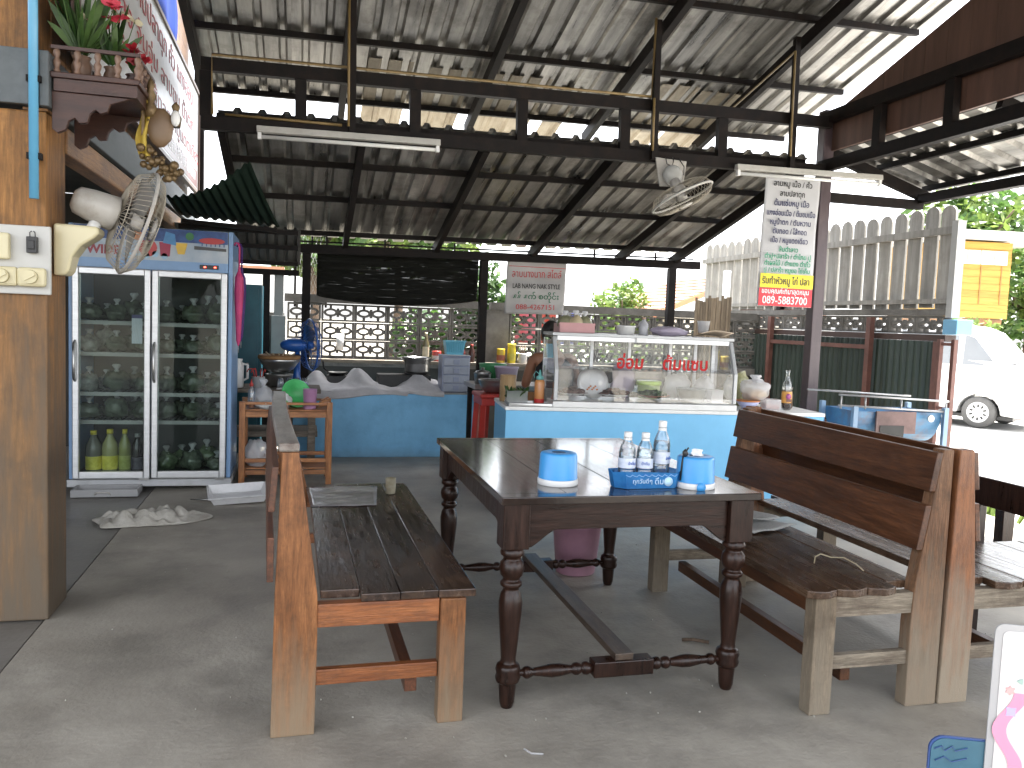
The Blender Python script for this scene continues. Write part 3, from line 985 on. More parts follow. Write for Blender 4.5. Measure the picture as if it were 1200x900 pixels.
# ================================================================== dining table
t = thing('dining_table', 'dark varnished table with turned legs in the foreground', 'table', (1.135, 3.255, 0))
TX0, TX1, TY0, TY1 = -.478, .478, -.675, .675
w = (TX1 - TX0) / 4
for k in range(4):
    MB().box(TX0 + w * k + .0006, TX0 + w * (k + 1) - .0006, TY0 + .0605, TY1 - .0605, .724, .75 - .0008 * (k % 2)).build('top_plank', wood_top, t, bevel=.0018)
for y0 in (TY0, TY1 - .06):
    MB().box(TX0 - .002, TX1 + .002, y0, y0 + .06, .7235, .7504).build('end_board', wood_top, t, bevel=.003)
for sx in (-1, 1):
    for sy in (-1, 1):
        x, y = sx * .42, sy * .605
        m = MB().box(x - .046, x + .046, y - .046, y + .046, .565, .7235)
        prof = [(.020, 0), (.026, .02), (.030, .075), (.0305, .088), (.041, .094), (.044, .108), (.040, .122), (.044, .136), (.040, .152), (.028, .16), (.026, .175),
                (.028, .20), (.034, .27), (.040, .34), (.041, .375), (.035, .405), (.027, .418), (.029, .426), (.038, .432), (.038, .444), (.029, .452), (.030, .460), (.039, .470), (.043, .492), (.040, .512),
                (.030, .524), (.031, .532), (.041, .540), (.041, .552), (.033, .566)]
        m.lathe(prof, (x, y, 0), 24)
        m.build('leg', wood_dark, t, bevel=.003)
for sy in (-1, 1):
    y = sy * .615
    # apron with curved brackets at the corners
    poly = [(-.373, .7235), (-.373, .565), (-.36, .567), (-.345, .577), (-.30, .612), (-.285, .622), (-.27, .626), (.27, .626), (.285, .622), (.30, .612), (.345, .577), (.36, .567), (.373, .565), (.373, .7235)]
    MB().prism(poly, y - .014, y + .014, 'XZ').build('apron', wood_darkx, t, bevel=.002)
    yl = sy * .605
    m = MB()
    pr = [(.0115, 0), (.0115, .015), (.020, .022), (.022, .034), (.018, .044), (.014, .05), (.0165, .075), (.0235, .12), (.0225, .15), (.015, .19), (.013, .196), (.021, .202), (.023, .214), (.019, .226), (.013, .232), (.022, .238), (.0235, .25), (.02, .262), (.016, .27)]
    for sx in (-1, 1):
        Mx = Matrix.Translation((sx * .383, yl, .118)) @ Matrix.Rotation(R(-90 * sx), 4, 'Y')
        m.lathe(pr, (0, 0, 0), 16, M=Mx)
    m.box(-.113, .113, yl - .03, yl + .03, .09, .146)
    m.build('turned_stretcher', wood_dark, t, bevel=.004)
for sx in (-1, 1):
    x = sx * .43
    poly = [(-.558, .7235), (-.558, .565), (-.545, .567), (-.53, .577), (-.48, .612), (-.46, .623), (-.44, .626), (.44, .626), (.46, .623), (.48, .612), (.53, .577), (.545, .567), (.558, .565), (.558, .7235)]
    MB().prism(poly, x - .014, x + .014, 'YZ').build('apron', wood_dark, t, bevel=.002)
MB().box(-.035, .035, -.63, .63, .147, .172).build('long_stretcher', mat('scuffed_stretcher_wood', (.035, .022, .016), .4, col2=(.12, .085, .06), scale=5, stretch=(9, 1, 9), bump=.1), t, bevel=.003)

# ================================================================== benches
def bench(name, label, loc, L, D, post, leg_m, legx_m, post_m, rail_m, seat_m, rails, nplank=4, mirror=False, warp=0., toprail=True, rz=0., ragged=False, group=None, backtop=.93):
    """bench with its back at x=0 and its seat towards +x (or -x when mirrored); y runs along its length"""
    t = thing(name, label, 'bench', loc, rz, group)
    s = -1 if mirror else 1
    def fx(mb):
        mb.v = [(a * s, b, c) for a, b, c in mb.v]
        return mb
    for y in (0.0, L - .055):
        MB.prism
        m = fx(MB().prism([(a + (warp * (y / L) if c > .5 else 0), c) for a, c in post], y, y + .055, 'XZ'))
        m.build('back_post', post_m, t, bevel=.004)
        fx(MB().box(D - .085, D, y - .002, y + .06, 0, .42)).build('front_leg', leg_m, t, bevel=.004)
        fx(MB().box(.068, D - .087, y + .006, y + .046, .345, .42)).build('side_rail', legx_m, t, bevel=.003)
        fx(MB().box(.06, D - .087, y + .012, y + .042, .155, .205)).build('side_stretcher', legx_m, t, bevel=.003)
    fx(MB().box(D - .05, D - .02, .06, L - .06, .345, .42)).build('front_rail', rail_m, t, bevel=.003)
    fx(MB().box(D - .35 * D, D - .35 * D + .04, .035, L - .04, .1, .15)).build('long_stretcher', rail_m, t, bevel=.003)
    x0 = .078
    w = (D + .035 - x0) / nplank
    for k in range(nplank):
        ya = .008 if k else .058
        a, b = x0 + w * k + .0007, x0 + w * (k + 1) - .0007
        mm = MB()
        if ragged:
            pts = []
            for i in range(9):
                u = i / 8
                pts.append((a + (b - a) * u, .0 + .016 * (1 - (2 * u - 1) ** 2) * -1 + random.uniform(-.003, .003)))
            pts += [(b, L + .03), (a, L + .03)]
            mm.prism(pts, .4205, .448 - .001 * (k % 2), 'XY')
        else:
            mm.box(a, b, ya + random.uniform(-.003, .003), L + .03, .4205, .448 - .0012 * (k % 2))
        if k == 0:
            mm.v = [(p, max(q, .057) if q < .3 else min(q, L - .057), r_) for p, q, r_ in mm.v]
        fx(mm).build('seat_plank', seat_m, t, bevel=.003)
    for (za, zb, xa0, xa1, th) in rails:
        m = MB()
        n = 6
        for i in range(n):
            y0, y1 = -.0 + (L) * i / n, L * (i + 1) / n
            k0, k1 = warp * (y0 / L), warp * (y1 / L)
            m.add([(xa0 + k0, y0, za), (xa0 + k0 + th, y0, za), (xa1 + k0 + th, y0, zb), (xa1 + k0, y0, zb), (xa0 + k1, y1, za), (xa0 + k1 + th, y1, za), (xa1 + k1 + th, y1, zb), (xa1 + k1, y1, zb)],
                  [(0, 1, 5, 4), (1, 2, 6, 5), (2, 3, 7, 6), (3, 0, 4, 7)] + ([(3, 2, 1, 0)] if i == 0 else []) + ([(4, 5, 6, 7)] if i == n - 1 else []))
        fx(m).build('back_rail', rail_m, t, bevel=.003)
    return t


# left bench: seat towards the table
LB = [(-.068, 0), (.066, 0), (.070, .30), (.068, .45), (.004, .905), (-.046, .905), (-.062, .45)]
t = bench('wooden_bench', 'orange wooden bench with dark scuffed seat on the left of the table', (0, 2.57, 0), 1.72, .545, LB, orange_wood, orange_woodx, orange_wood,
          mat('red_brown_rail_wood', (.07, .026, .013), .4, col2=(.15, .055, .025), scale=4, stretch=(9, .9, 9), bump=.1, rnd=.1), bench_seat, [(.50, .64, -.086, -.086, .02), (.72, .86, -.086, -.075, .02)], 4, warp=-.05, rz=R(.7))
cap = MB()
n = 14
prev = None
pts = []
for i in range(n + 1):
    u = i / n
    y = -.004 + 1.73 * u
    kx = -.05 * u - .012 * math.sin(math.pi * u)
    pts.append((kx, y))
for i in range(n):
    (k0, y0), (k1, y1) = pts[i], pts[i + 1]
    a0, b0, z0, z1 = -.056, .006, .9065, .934
    cap.add([(a0 + k0, y0, z0), (b0 + k0, y0, z0), (b0 + k0, y0, z1), (a0 + k0, y0, z1), (a0 + k1, y1, z0), (b0 + k1, y1, z0), (b0 + k1, y1, z1), (a0 + k1, y1, z1)],
            [(0, 1, 5, 4), (1, 2, 6, 5), (2, 3, 7, 6), (3, 0, 4, 7)] + ([(3, 2, 1, 0)] if i == 0 else []) + ([(4, 5, 6, 7)] if i == n - 1 else []))
cap.build('top_rail', mat('worn_grey_top_rail', (.12, .10, .085), .3, col2=(.33, .30, .27), scale=5, stretch=(7, 1, 7), bump=.2, dirt=(.10, .045, .02), dscale=9, damt=.5), t, bevel=.006)

# right bench, seat towards the table, and the one back to back with it
RB = [(-.002, 0), (.128, 0), (.130, .30), (.122, .45), (.045, .935), (.0, .935)]
rails = [(.575, .735, .105, .078, .024), (.785, .925, .069, .046, .024)]
bench('wooden_bench', 'brown slatted bench on pale worn legs at the right side of the table', (2.262, 2.40, 0), 1.37, .525, RB, pale_leg, pale_legx, brown_leg, rail_wood, seat_brown, rails, 4, mirror=True, ragged=True)
RB2 = [(.0, 0), (.125, 0), (.125, .42), (.074, .935), (.012, .935)]
bench('wooden_bench', 'second brown bench standing back to back with the slatted bench on the right', (2.272, 2.395, 0), 1.46, .58, RB2,
      pale_leg, pale_legx, mat('orange_peeling_post_wood', (.16, .055, .018), .5, col2=(.30, .12, .046), scale=4, stretch=(9, 9, .9), bump=.3, zfade=(.1, .55, (.32, .275, .205), .85), dirt=(.08, .035, .018), dscale=7, damt=.7),
      rail_wood, seat_brown, [(.60, .74, .108, .09, .022), (.79, .925, .085, .07, .022)], 4, ragged=True)

# low dark bench on the far right and the stool beyond it
t = thing('low_bench', 'low dark bench with one wide back board at the right edge', 'bench', (2.93, 2.2, 0))
MB().box(0, .028, -.9, .86, .60, .725).build('back_board', wood_dark, t, bevel=.004)
for y in (-.85, .80):
    MB().box(.0285, .07, y - .03, y + .03, 0, .70).build('back_post', wood_dark, t, bevel=.004)
    MB().box(.40, .45, y - .03, y + .03, 0, .37).build('front_leg', wood_dark, t, bevel=.004)
for k in range(3):
    MB().box(.075 + .135 * k, .205 + .135 * k, -.9, .86, .371, .396 - .001 * (k % 2)).build('seat_plank', seat_brown, t, bevel=.003)
t = thing('low_stool', 'low dark wooden stool with arched sides beyond the low dark bench', 'stool', (4.05, 3.75, 0))
MB().box(-.3, .3, -.16, .16, .40, .44).build('seat', wood_dark, t, bevel=.004)
for x in (-.26, .26):
    for y in (-.12, .12):
        MB().prism([(x - .035, 0), (x + .03, 0), (x + .04, .399), (x - .04, .399)], y - .03, y + .03, 'XZ').build('leg', wood_dark, t, bevel=.003)

# ================================================================== things on the table
lb = mat('bright_blue_plastic', (.055, .30, .66), .32, var=.04, scale=5)
wb = mat('white_base_plastic', (.70, .70, .69), .35, var=.04)
def tissue(loc, label, pull):
    t = thing('tissue_holder', label, 'tissue holder', loc, group='round blue tissue holders on the table')
    MB().lathe([(.072, 0), (.0735, .004), (.0735, .02), (.072, .0225)], n=40).build('base', wb, t)
    MB().lathe([(.0715, .023), (.0705, .024), (.067, .108), (.064, .114), (.058, .1165), (.03, .117), (.027, .1145), (.0, .1145)], n=40, caps=False).build('cover', lb, t)
    MB().lathe([(.024, .1152), (.024, .1162), (.0, .1164)], n=20).build('hole_shade_disc', mat('hole_shade_blue', (.02, .06, .14), .6, var=.05), t)  # darker blue disc paints the shade inside the hole
    if pull:
        MB().grid(lambda u, v: (-.02 + .045 * u + .004 * math.sin(v * 9), .008 * math.sin(u * 7) - .01 + .012 * v, .113 + .028 * v * (1 - .5 * (u - .5) ** 2)), 8, 6).build('tissue', mat('white_tissue', (.78, .78, .78), .9, var=.03), t, solid=.001)
        m = MB().path([(-.062, -.02, .118), (-.066, -.022, .09), (-.071, -.024, .03)], .0035, 5)
        m.ball((-.055, -.02, .128), (.012, .008, .014), 8, 6, fn=lump(4, .4))
        m.path([(-.055, -.02, .13), (-.045, -.025, .15)], .003, 4)
        m.build('wire_clip', black_plastic, t)
        MB().lathe([(.0, 0), (.018, 0), (.018, .001), (.0, .001)], n=20, M=Matrix.Translation((-.012, -.0738, .012)) @ Matrix.Rotation(R(90), 4, 'X')).build('round_sticker', lb, t)
    return t
tissue((.915, 2.80, .7495), 'round blue tissue holder standing alone on the left of the tabletop', False)
tissue((1.415, 2.71, .7495), 'round blue tissue holder with paper and a clip beside the blue tray', True)

BTRAY = (1.228, 2.735, .7495)
t = thing('bottle_tray', 'translucent blue plastic tray holding the water bottles', 'tray', BTRAY, R(1))
bt = mat('translucent_blue_film', (.03, .20, .55), .2, col2=(.06, .33, .70), scale=14, bump=.3, bscale=40, trans=.35, alpha=.80)
hx, hy = .135, .055
oc = [(-hx, -.02), (-hx + .035, -hy), (hx - .035, -hy), (hx, -.02), (hx, .02), (hx - .035, hy), (-hx + .035, hy), (-hx, .02)]
m = MB()
N = len(oc)
vs = [(a * .93, b * .93, .002) for a, b in oc] + [(a * 1.02, b * 1.02, .058 + .006 * (i % 2)) for i, (a, b) in enumerate(oc)]
m.add(vs, [(i, (i + 1) % N, N + (i + 1) % N, N + i) for i in range(N)] + [tuple(range(N - 1, -1, -1))])
m.build('tray_wall', bt, t, solid=.0012)
zz = MB()
pp = []
for i in range(25):
    u = i / 24
    pp.append((-.10 + .20 * u, -.0565, .048 + (.005 if i % 3 == 0 else (.0 if i % 3 == 1 else -.002))))
zz.path(pp, .0009, 4)
zz.build('zigzag_print', mat('pale_blue_line', (.35, .58, .80), .4, var=.03), t)
pale_ink = mat('pale_blue_print', (.45, .66, .85), .4, var=.03)
text('ทุกวันดีๆ', .022, pale_ink, parent=t, loc=(-.035, -.0567, .022))
text('ดื่ม', .03, pale_ink, parent=t, loc=(.03, -.0567, .018))
MB().lathe([(.0, 0), (.017, 0), (.017, .0008), (.0, .0008)], n=24, M=Matrix.Translation((.066, -.0562, .027)) @ Matrix.Rotation(R(90), 4, 'X')).build('round_badge', pale_ink, t)

lab_m = mat('blue_white_bottle_label', (.50, .60, .78), .35, col2=(.76, .79, .84), scale=20, stretch=(1, 1, 2.5), alpha=.9)
def bottle(loc, h, label, rz):
    t = thing('water_bottle', label, 'bottle', loc, rz, 'water bottles in the blue tray')
    k = h / .235
    pr = [(.026, 0), (.031, .004), (.0315, .02), (.0295, .024), (.0315, .028), (.0315, .045), (.0295, .049), (.0315, .053), (.0315, .07), (.03, .074), (.0315, .078), (.0315, .125), (.03, .13), (.031, .145), (.0285, .165), (.020, .188), (.0135, .203), (.0125, .212), (.0125, .216)]
    MB().lathe([(r, z * k) for r, z in pr], n=24).build('bottle_body', clear, t)
    MB().lathe([(.0, .003), (.029, .005), (.0300, .02), (.0300, .13 * k), (.0275, .160 * k), (.0, .160 * k)], n=24, caps=False).build('water', glass('bottle_water', (.90, .95, .97), refl=.05), t)
    MB().lathe([(.0318, .08 * k), (.0318, .123 * k)], n=24, caps=False).build('paper_label', lab_m, t)
    text('น้ำดื่ม', .014, mat('blue_print', (.04, .12, .45), .4, var=.05), parent=t, loc=(-.0, -.0325, .096 * k), name='sign_print')
    MB().lathe([(.0145, .212 * k), (.015, .214 * k), (.015, .232 * k), (.0138, .235 * k), (.0, .2352 * k)], n=20).build('cap', white_plastic, t)
    MB().lathe([(.0152, .200 * k), (.0152, .210 * k)], n=20, caps=False).build('cap_ring', white_plastic, t)
bottle((1.158, 2.745, .7525), .195, 'leftmost short water bottle in the blue tray on the table', .2)
bottle((1.226, 2.742, .7525), .193, 'middle short water bottle in the blue tray on the table', -.3)
bottle((1.297, 2.755, .7525), .235, 'tallest water bottle, rightmost in the blue tray on the table', .5)

# left bench: sheet of plastic and small cup; right bench: newspaper and wire
t = thing('plastic_sheet', 'glossy grey plastic sheet lying at the far end of the left bench seat', 'plastic sheet', (.20, 4.0, .449))
m = MB().grid(lambda u, v: (-.14 + .30 * u + .06 * v * (u - .3), -.20 + .44 * v, .0025 + .003 * noise.noise(Vector((u * 4, v * 5, 2)))), 14, 14)
m.build('sheet', mat('grey_plastic_sheet', (.26, .25, .255), .18, col2=(.42, .41, .41), scale=6, bump=.3, bscale=16), t, solid=.0008)
t = thing('small_cup', 'small yellowed shot cup on the far end of the left bench', 'cup', (.452, 4.06, .449))
MB().lathe([(.022, 0), (.024, .004), (.027, .08), (.0255, .08), (.0225, .006), (0, .006)], n=20).build('cup', mat('yellowed_clear_plastic', (.42, .37, .24), .3, col2=(.62, .58, .46), scale=25, trans=.3, alpha=.85), t)
news = mat('newsprint', (.34, .34, .33), .9, col2=(.52, .52, .50), scale=60, stretch=(1, 4, 1))
t = thing('newspaper', 'folded grey newspaper on the far end of the right bench seat', 'newspaper', (2.02, 3.24, .449), R(15))
MB().grid(lambda u, v: (-.13 + .26 * u, -.10 + .2 * v, .008 + .012 * u * (1 - v) + .004 * math.sin(u * 9 + v * 3)), 12, 8).build('lower_sheet', news, t, solid=.006)
MB().grid(lambda u, v: (-.15 + .27 * u, -.02 + .18 * v, .034 + .016 * (1 - u) + .004 * math.sin(u * 7 + v * 4)), 12, 8).build('upper_sheet', news, t, solid=.003)
tag(MB().path([(1.92, 2.68, .452), (1.93, 2.69, .475), (1.96, 2.70, .482), (2.0, 2.69, .47), (2.04, 2.665, .474), (2.06, 2.62, .462), (2.055, 2.57, .452)], .0025, 6).build('bent_wire', mat('pale_yellow_wire', (.42, .36, .24), .5, var=.1)),
    'thin bent pale wire lying on the near end of the right bench', 'wire')

# pink bucket under the table
t = thing('bucket', 'pale pink plastic bucket on the floor behind the table legs', 'bucket', (1.46, 4.10, 0))
pk = mat('pink_plastic', (.42, .22, .30), .4, col2=(.50, .28, .36), scale=5, dirt=(.33, .2, .24), dscale=6, damt=.4)
MB().lathe([(.0, .004), (.098, .004), (.10, 0), (.105, .005), (.132, .26), (.140, .262), (.141, .28), (.134, .282), (.130, .27), (.10, .012), (0, .012)], n=32, caps=False).build('pail', pk, t)
MB().path([(.138 * math.cos(a), .138 * math.sin(a) - .02 * math.sin(a * .5), .27 - .07 * math.sin(a)) for a in [math.pi + math.pi * i / 12 for i in range(13)]], .003, 5).build('handle', steel, t)

# small litter on the floor
tag(MB().path([(1.60, 3.10, .006), (1.64, 3.08, .012), (1.70, 3.05, .008)], .008, 6).build('twig', bark_m), 'short dark twig lying on the floor between the table and right bench', 'twig')
tag(MB().path([(.70, 2.36, .004), (.715, 2.33, .004), (.75, 2.32, .004)], .003, 5).build('straw_scrap', film_white), 'bent white straw scrap on the floor in front of the table', 'scrap')
tag(MB().path([(.57, 2.93, .004), (.60, 2.96, .005)], .004, 5).build('paper_scrap', film_white), 'tiny white scrap on the floor beside the left bench leg', 'scrap')
st = MB()
for i in range(120):
    x, y = random.uniform(-.9, 3.2), random.uniform(1.9, 6)
    st.ball((x, y, .002), (random.uniform(.002, .005), random.uniform(.002, .006), .003), 5, 3)
o = st.build('floor_crumbs', mat('pale_crumb', (.45, .43, .38), .9, var=.2))
o['kind'] = 'stuff'

# ================================================================== drinks cooler
FY = 6.36
t = thing('drinks_cooler', 'blue two door glass drinks cooler with a picture header beneath the house', 'cooler', (-1.03, FY, 0))
cb = mat('cooler_blue_paint', (.20, .34, .56), .35, var=.06, scale=4, dirt=(.15, .26, .43), dscale=5, damt=.4)
cin = mat('cooler_inside', (.028, .03, .03), .5, var=.1, scale=3)
MB().box(-.545, -.515, 0.0, .62, .09, 1.90).build('side_panel', cb, t, bevel=.004)
MB().box(.515, .545, 0.0, .62, .09, 1.90).build('side_panel', cb, t, bevel=.004)
MB().box(-.514, .514, .59, .62, .09, 1.90).build('back_panel', cin, t)
MB().box(-.514, .514, .03, .589, .09, .12).build('bottom_panel', cin, t)
MB().box(-.514, .514, .03, .589, 1.60, 1.63).build('top_panel', cin, t)
MB().box(-.555, .555, -.02, .63, .035, .088).build('base_plinth', mat('grey_plinth', (.45, .46, .47), .5, var=.1, scale=5, dirt=(.28, .28, .27), dscale=6, damt=.4), t, bevel=.004)
for x in (-.48, .48):
    for y in (.05, .55):
        MB().tube((x, y, 0), (x, y, .034), .025, n=10).build('foot', black_plastic, t)
h = MB().box(-.512, .512, .0, .58, 1.632, 1.897).build('header_box', mat('header_picture', (.26, .36, .48), .3, col2=(.48, .52, .55), scale=5), t)
MB().box(-.514, .514, -.012, -.0015, 1.60, 1.668).build('control_strip', cb, t)
MB().box(-.51, .51, -.0055, -.0012, 1.805, 1.895).build('header_sky', mat('deep_blue_print', (.008, .03, .13), .35, col2=(.03, .10, .30), scale=14), h)
text('WIDE', .085, mat('dark_red_print', (.25, .015, .03), .35, var=.05), parent=h, loc=(-.32, -.002, 1.70), bold=.003)
def dprint(poly, col, nm):
    MB().prism(poly, -.0045, -.0012, 'XZ').build('drink_print', mat(nm, col, .3, var=.12, scale=15), h)
def circ(cx, cz, r, n=16, ky=1):
    return [(cx + r * math.cos(2 * math.pi * i / n), cz + r * ky * math.sin(2 * math.pi * i / n)) for i in range(n)]
dprint([(.055, 1.70), (.115, 1.70), (.125, 1.80), (.045, 1.80)], (.30, .01, .05), 'crimson_print')
dprint(circ(-.03, 1.755, .062), (.42, .03, .03), 'scarlet_print')
MB().prism([(.07, 1.795), (.16, 1.78), (.15, 1.86), (.09, 1.875)], -.0075, -.0058, 'XZ').build('drink_print', mat('sky_blue_print', (.06, .22, .45), .3, var=.2, scale=15), h)
MB().prism(circ(.25, 1.85, .028), -.0085, -.0058, 'XZ').build('drink_print', mat('leaf_green_print', (.03, .16, .05), .3, var=.2, scale=15), h)
MB().prism(circ(-.10, 1.84, .035), -.0085, -.0058, 'XZ').build('drink_print', mat('peach_print', (.50, .22, .10), .3, var=.2, scale=15), h)
dprint([(.17, 1.72), (.215, 1.72), (.235, 1.80), (.15, 1.80)], (.65, .42, .05), 'amber_print')
dprint(circ(.20, 1.845, .035), (.45, .40, .05), 'lime_print')
MB().prism(circ(.40, 1.825, .09, ky=.25), -.0085, -.0058, 'XZ').build('drink_print', MATS['scarlet_print'], h)
dprint([(.28, 1.76), (.50, 1.755), (.50, 1.775), (.28, 1.785)], (.05, .05, .05), 'dark_print')
for k in range(6):
    dprint([(.33 + .03 * k, 1.786), (.338 + .03 * k, 1.786), (.338 + .03 * k, 1.81), (.33 + .03 * k, 1.81)], (.06, .10, .25), 'navy_bar_print')
for k in range(5):
    dprint(circ(-.16 + .06 * k, 1.70 + .012 * (k % 2), .022), (.30, .48, .62), 'ice_print')
d = MB().box(.32, .45, -.018, -.0125, 1.622, 1.652).build('display', black_plastic, t, bevel=.002)
for x in (.355, .425):
    MB().box(x - .007, x + .007, -.0192, -.0183, 1.633, 1.641).build('indicator_light', mat('red_indicator', (1, .05, .03), .4, emis=2.5), d)
MB().tube((-.50, .1, 1.592), (.50, .1, 1.592), .012, n=10).build('tube_lamp', white_plastic, t)
for sx in (-1, 1):
    xa, xb = (-.512, -.004) if sx < 0 else (.004, .512)
    f = MB()
    f.box(xa, xa + .042, -.05, -.006, .10, 1.595)
    f.box(xb - .042, xb, -.05, -.006, .10, 1.595)
    f.box(xa + .042, xb - .042, -.05, -.006, .10, .15)
    f.box(xa + .042, xb - .042, -.05, -.006, 1.55, 1.595)
    dr = f.build('door', alu, t, bevel=.006)
    MB().box(xa + .042, xb - .042, -.03, -.024, .15, 1.55).build('glass_pane', door_glass, dr)
    hx_ = xa + .02
    MB().path([(hx_, -.05, .80), (hx_, -.085, .82), (hx_, -.09, .9), (hx_, -.085, 1.06), (hx_, -.05, 1.08)], .009, 8).build('handle', steel, dr)
    MB().box(xb - .07, xb - .005, -.054, -.02, .088, .1005).build('hinge', steel, dr)
shz = (1.225, 1.0, .714, .510)
for z in shz:
    for sx in (-1, 1):
        xa, xb = (-.508, -.02) if sx < 0 else (.02, .508)
        m = MB().box(xa, xb, .035, .055, z - .028, z)
        for i in range(12):
            x = xa + .02 + (xb - xa - .04) * i / 11
            m.box(x - .004, x + .004, .0555, .56, z - .012, z - .004)
        m.build('shelf', mat('white_coated_shelf', (.30, .30, .295), .4, var=.05), t)
MB().box(-.025, .025, .02, .06, .121, 1.599).build('centre_post', cb, t)

# food bags inside the cooler
bagm = {'greens': mat('bag_of_greens', (.03, .06, .024), .16, col2=(.19, .25, .14), scale=16, bump=.6, bscale=30),
        'meat': mat('bag_of_meat', (.10, .072, .064), .16, col2=(.34, .29, .27), scale=12, bump=.6, bscale=30),
        'vegetables': mat('bag_of_vegetables', (.12, .122, .11), .16, col2=(.42, .42, .39), scale=14, bump=.6, bscale=30),
        'herbs': mat('bag_of_dark_herbs', (.022, .034, .022), .16, col2=(.14, .165, .12), scale=18, bump=.6, bscale=30)}
bagme = {}
for i, (k, mm) in enumerate(bagm.items()):
    m = MB().ball((0, 0, .062), (.085, .085, .066), 20, 14, fn=lump(i + 2, .35, 2.0))
    m.lathe([(.03, .115), (.012, .135), (.012, .142), (.03, .165), (.022, .175)], n=10, mi=1)
    bagme[k] = m.mesh('food_bag', [mm, film_white])
rows = [(1.225, 'top'), (1.0, 'second'), (.714, 'third'), (.510, 'fourth'), (.12, 'bottom')]
kinds = ['herbs', 'meat', 'vegetables', 'herbs', 'greens', 'herbs', 'vegetables', 'meat', 'greens', 'herbs']
i = 0
for z, rn in rows:
    for side, xs in (('left', (-.45, -.36, -.265, -.17, -.08)), ('right', (.075, .165, .26, .35, .44))):
        if rn == 'bottom' and side == 'left':
            continue
        for j, x in enumerate(xs):
            kd = kinds[(i * 7 + j * 3) % 10]
            if rn == 'bottom':
                kd = ('greens', 'greens', 'herbs', 'greens', 'herbs')[j]
            if rn in ('second', 'third') and side == 'left' and j < 2:
                kd = 'vegetables'
            i += 1
            s_ = random.uniform(.8, 1.1)
            o = link('food_bag', bagme[kd], loc=(-1.03 + x, FY + .15 + .13 * (j % 2) + random.uniform(0, .04), z + .001), rot=(0, 0, random.uniform(0, 6)))
            o.scale = (s_, s_, s_ * random.uniform(.8, 1.25))
            pos = ('leftmost', 'second', 'middle', 'fourth', 'rightmost')[j]
            tag(o, f'{pos} plastic bag of {kd} on the {rn} shelf, {side} cooler door', 'food bag', 'bags of food inside the cooler')
def soft_bottle(x, label, h, col, labcol, fill, y=FY + .14, z=.121, r=.054, cap=(.6, .5, .05)):
    t = thing('drink_bottle', label, 'bottle', (x, y, z), group='bottles on the cooler floor')
    MB().lathe([(r * .9, 0), (r, .01), (r, h * .55), (r * .92, h * .66), (r * .4, h * .85), (r * .36, h * .93), (0, h * .93)], n=20).build('bottle_body', mat('juice_' + str(fill), fill, .15, var=.1, scale=5), t)
    MB().lathe([(r * 1.01, h * .06), (r * 1.01, h * .38)], n=20, caps=False).build('paper_label', mat('lab_' + str(labcol), labcol, .4, col2=tuple(min(1, c * 1.4 + .1) for c in labcol), scale=18), t)
    MB().lathe([(r * .42, h * .90), (r * .42, h), (0, h)], n=16).build('cap', mat('cap_' + str(cap), cap, .4, var=.05), t)
soft_bottle(-1.445, 'squat juice bottle with yellow label, leftmost on the cooler floor', .30, 0, (.62, .55, .04), (.16, .155, .13))
soft_bottle(-1.335, 'pale yellow juice bottle with yellow label, second on the cooler floor', .31, 0, (.62, .55, .04), (.34, .33, .15))
soft_bottle(-1.235, 'slim yellow green bottle, third on the cooler floor', .31, 0, (.30, .33, .06), (.24, .25, .08), r=.042)
soft_bottle(-1.15, 'dark cola bottle, rightmost on the cooler floor', .28, 0, (.04, .03, .05), (.012, .008, .008), r=.042, cap=(.4, .4, .4))
t = thing('paper_notice', 'small white and blue notice stuck inside the left cooler door', 'notice', (-1.125, FY - .0225, 1.16))
MB().box(-.035, .035, -.0015, 0, -.09, .09).build('notice_sheet', mat('pale_notice', (.45, .50, .55), .5, var=.05), t)
MB().box(-.035, .035, -.003, -.0018, .09, .115).build('notice_band', ink_navy, t)

# umbrellas hanging on the cooler side
def umbrella(x, y, label, m, h):
    t = thing('folded_umbrella', label, 'umbrella', (x, y, 0))
    MB().lathe([(.004, 1.62 - h), (.016, 1.66 - h), (.034, 1.55 - h * .15), (.03, 1.58), (.012, 1.62), (.006, 1.66)], n=9, smooth=False).build('canopy', m, t)
    MB().path([(0, 0, 1.62 - h), (0, 0, 1.57 - h)], .004, 6).build('tip', steel, t)
    MB().path([(0, 0, 1.66), (0, 0, 1.80), (-.01, 0, 1.83), (-.03, 0, 1.83), (-.035, 0, 1.81)], .007, 6).build('handle', m, t)
umbrella(-.445, 6.44, 'pink folded umbrella hanging on the right side of the cooler', mat('pink_umbrella_cloth', (.52, .045, .16), .6, var=.2, scale=9), .55)
umbrella(-.435, 6.56, 'purple folded umbrella hanging behind the pink umbrella', mat('purple_umbrella_cloth', (.07, .02, .16), .6, var=.2, scale=9), .52)

# drip tray, floor cloth, white tray
t = thing('drip_tray', 'grey plastic drip tray pushed under the cooler', 'tray', (-1.3, 6.24, 0), R(1))
m = MB().box(-.2, .2, -.09, .09, .003, .012)
m.box(-.205, .205, -.10, -.085, .003, .055).box(-.205, .205, .085, .1, .003, .055).box(-.215, -.2, -.1, .1, .003, .055).box(.2, .215, -.1, .1, .003, .055)
m.build('tray_body', mat('grey_tray_plastic', (.30, .30, .30), .5, var=.1, scale=5), t, bevel=.004)
MB().path([(-.06, -.102, .02), (-.05, -.106, .036), (.03, -.106, .036), (.04, -.102, .02)], .005, 6).build('handle', grey_plastic, t)

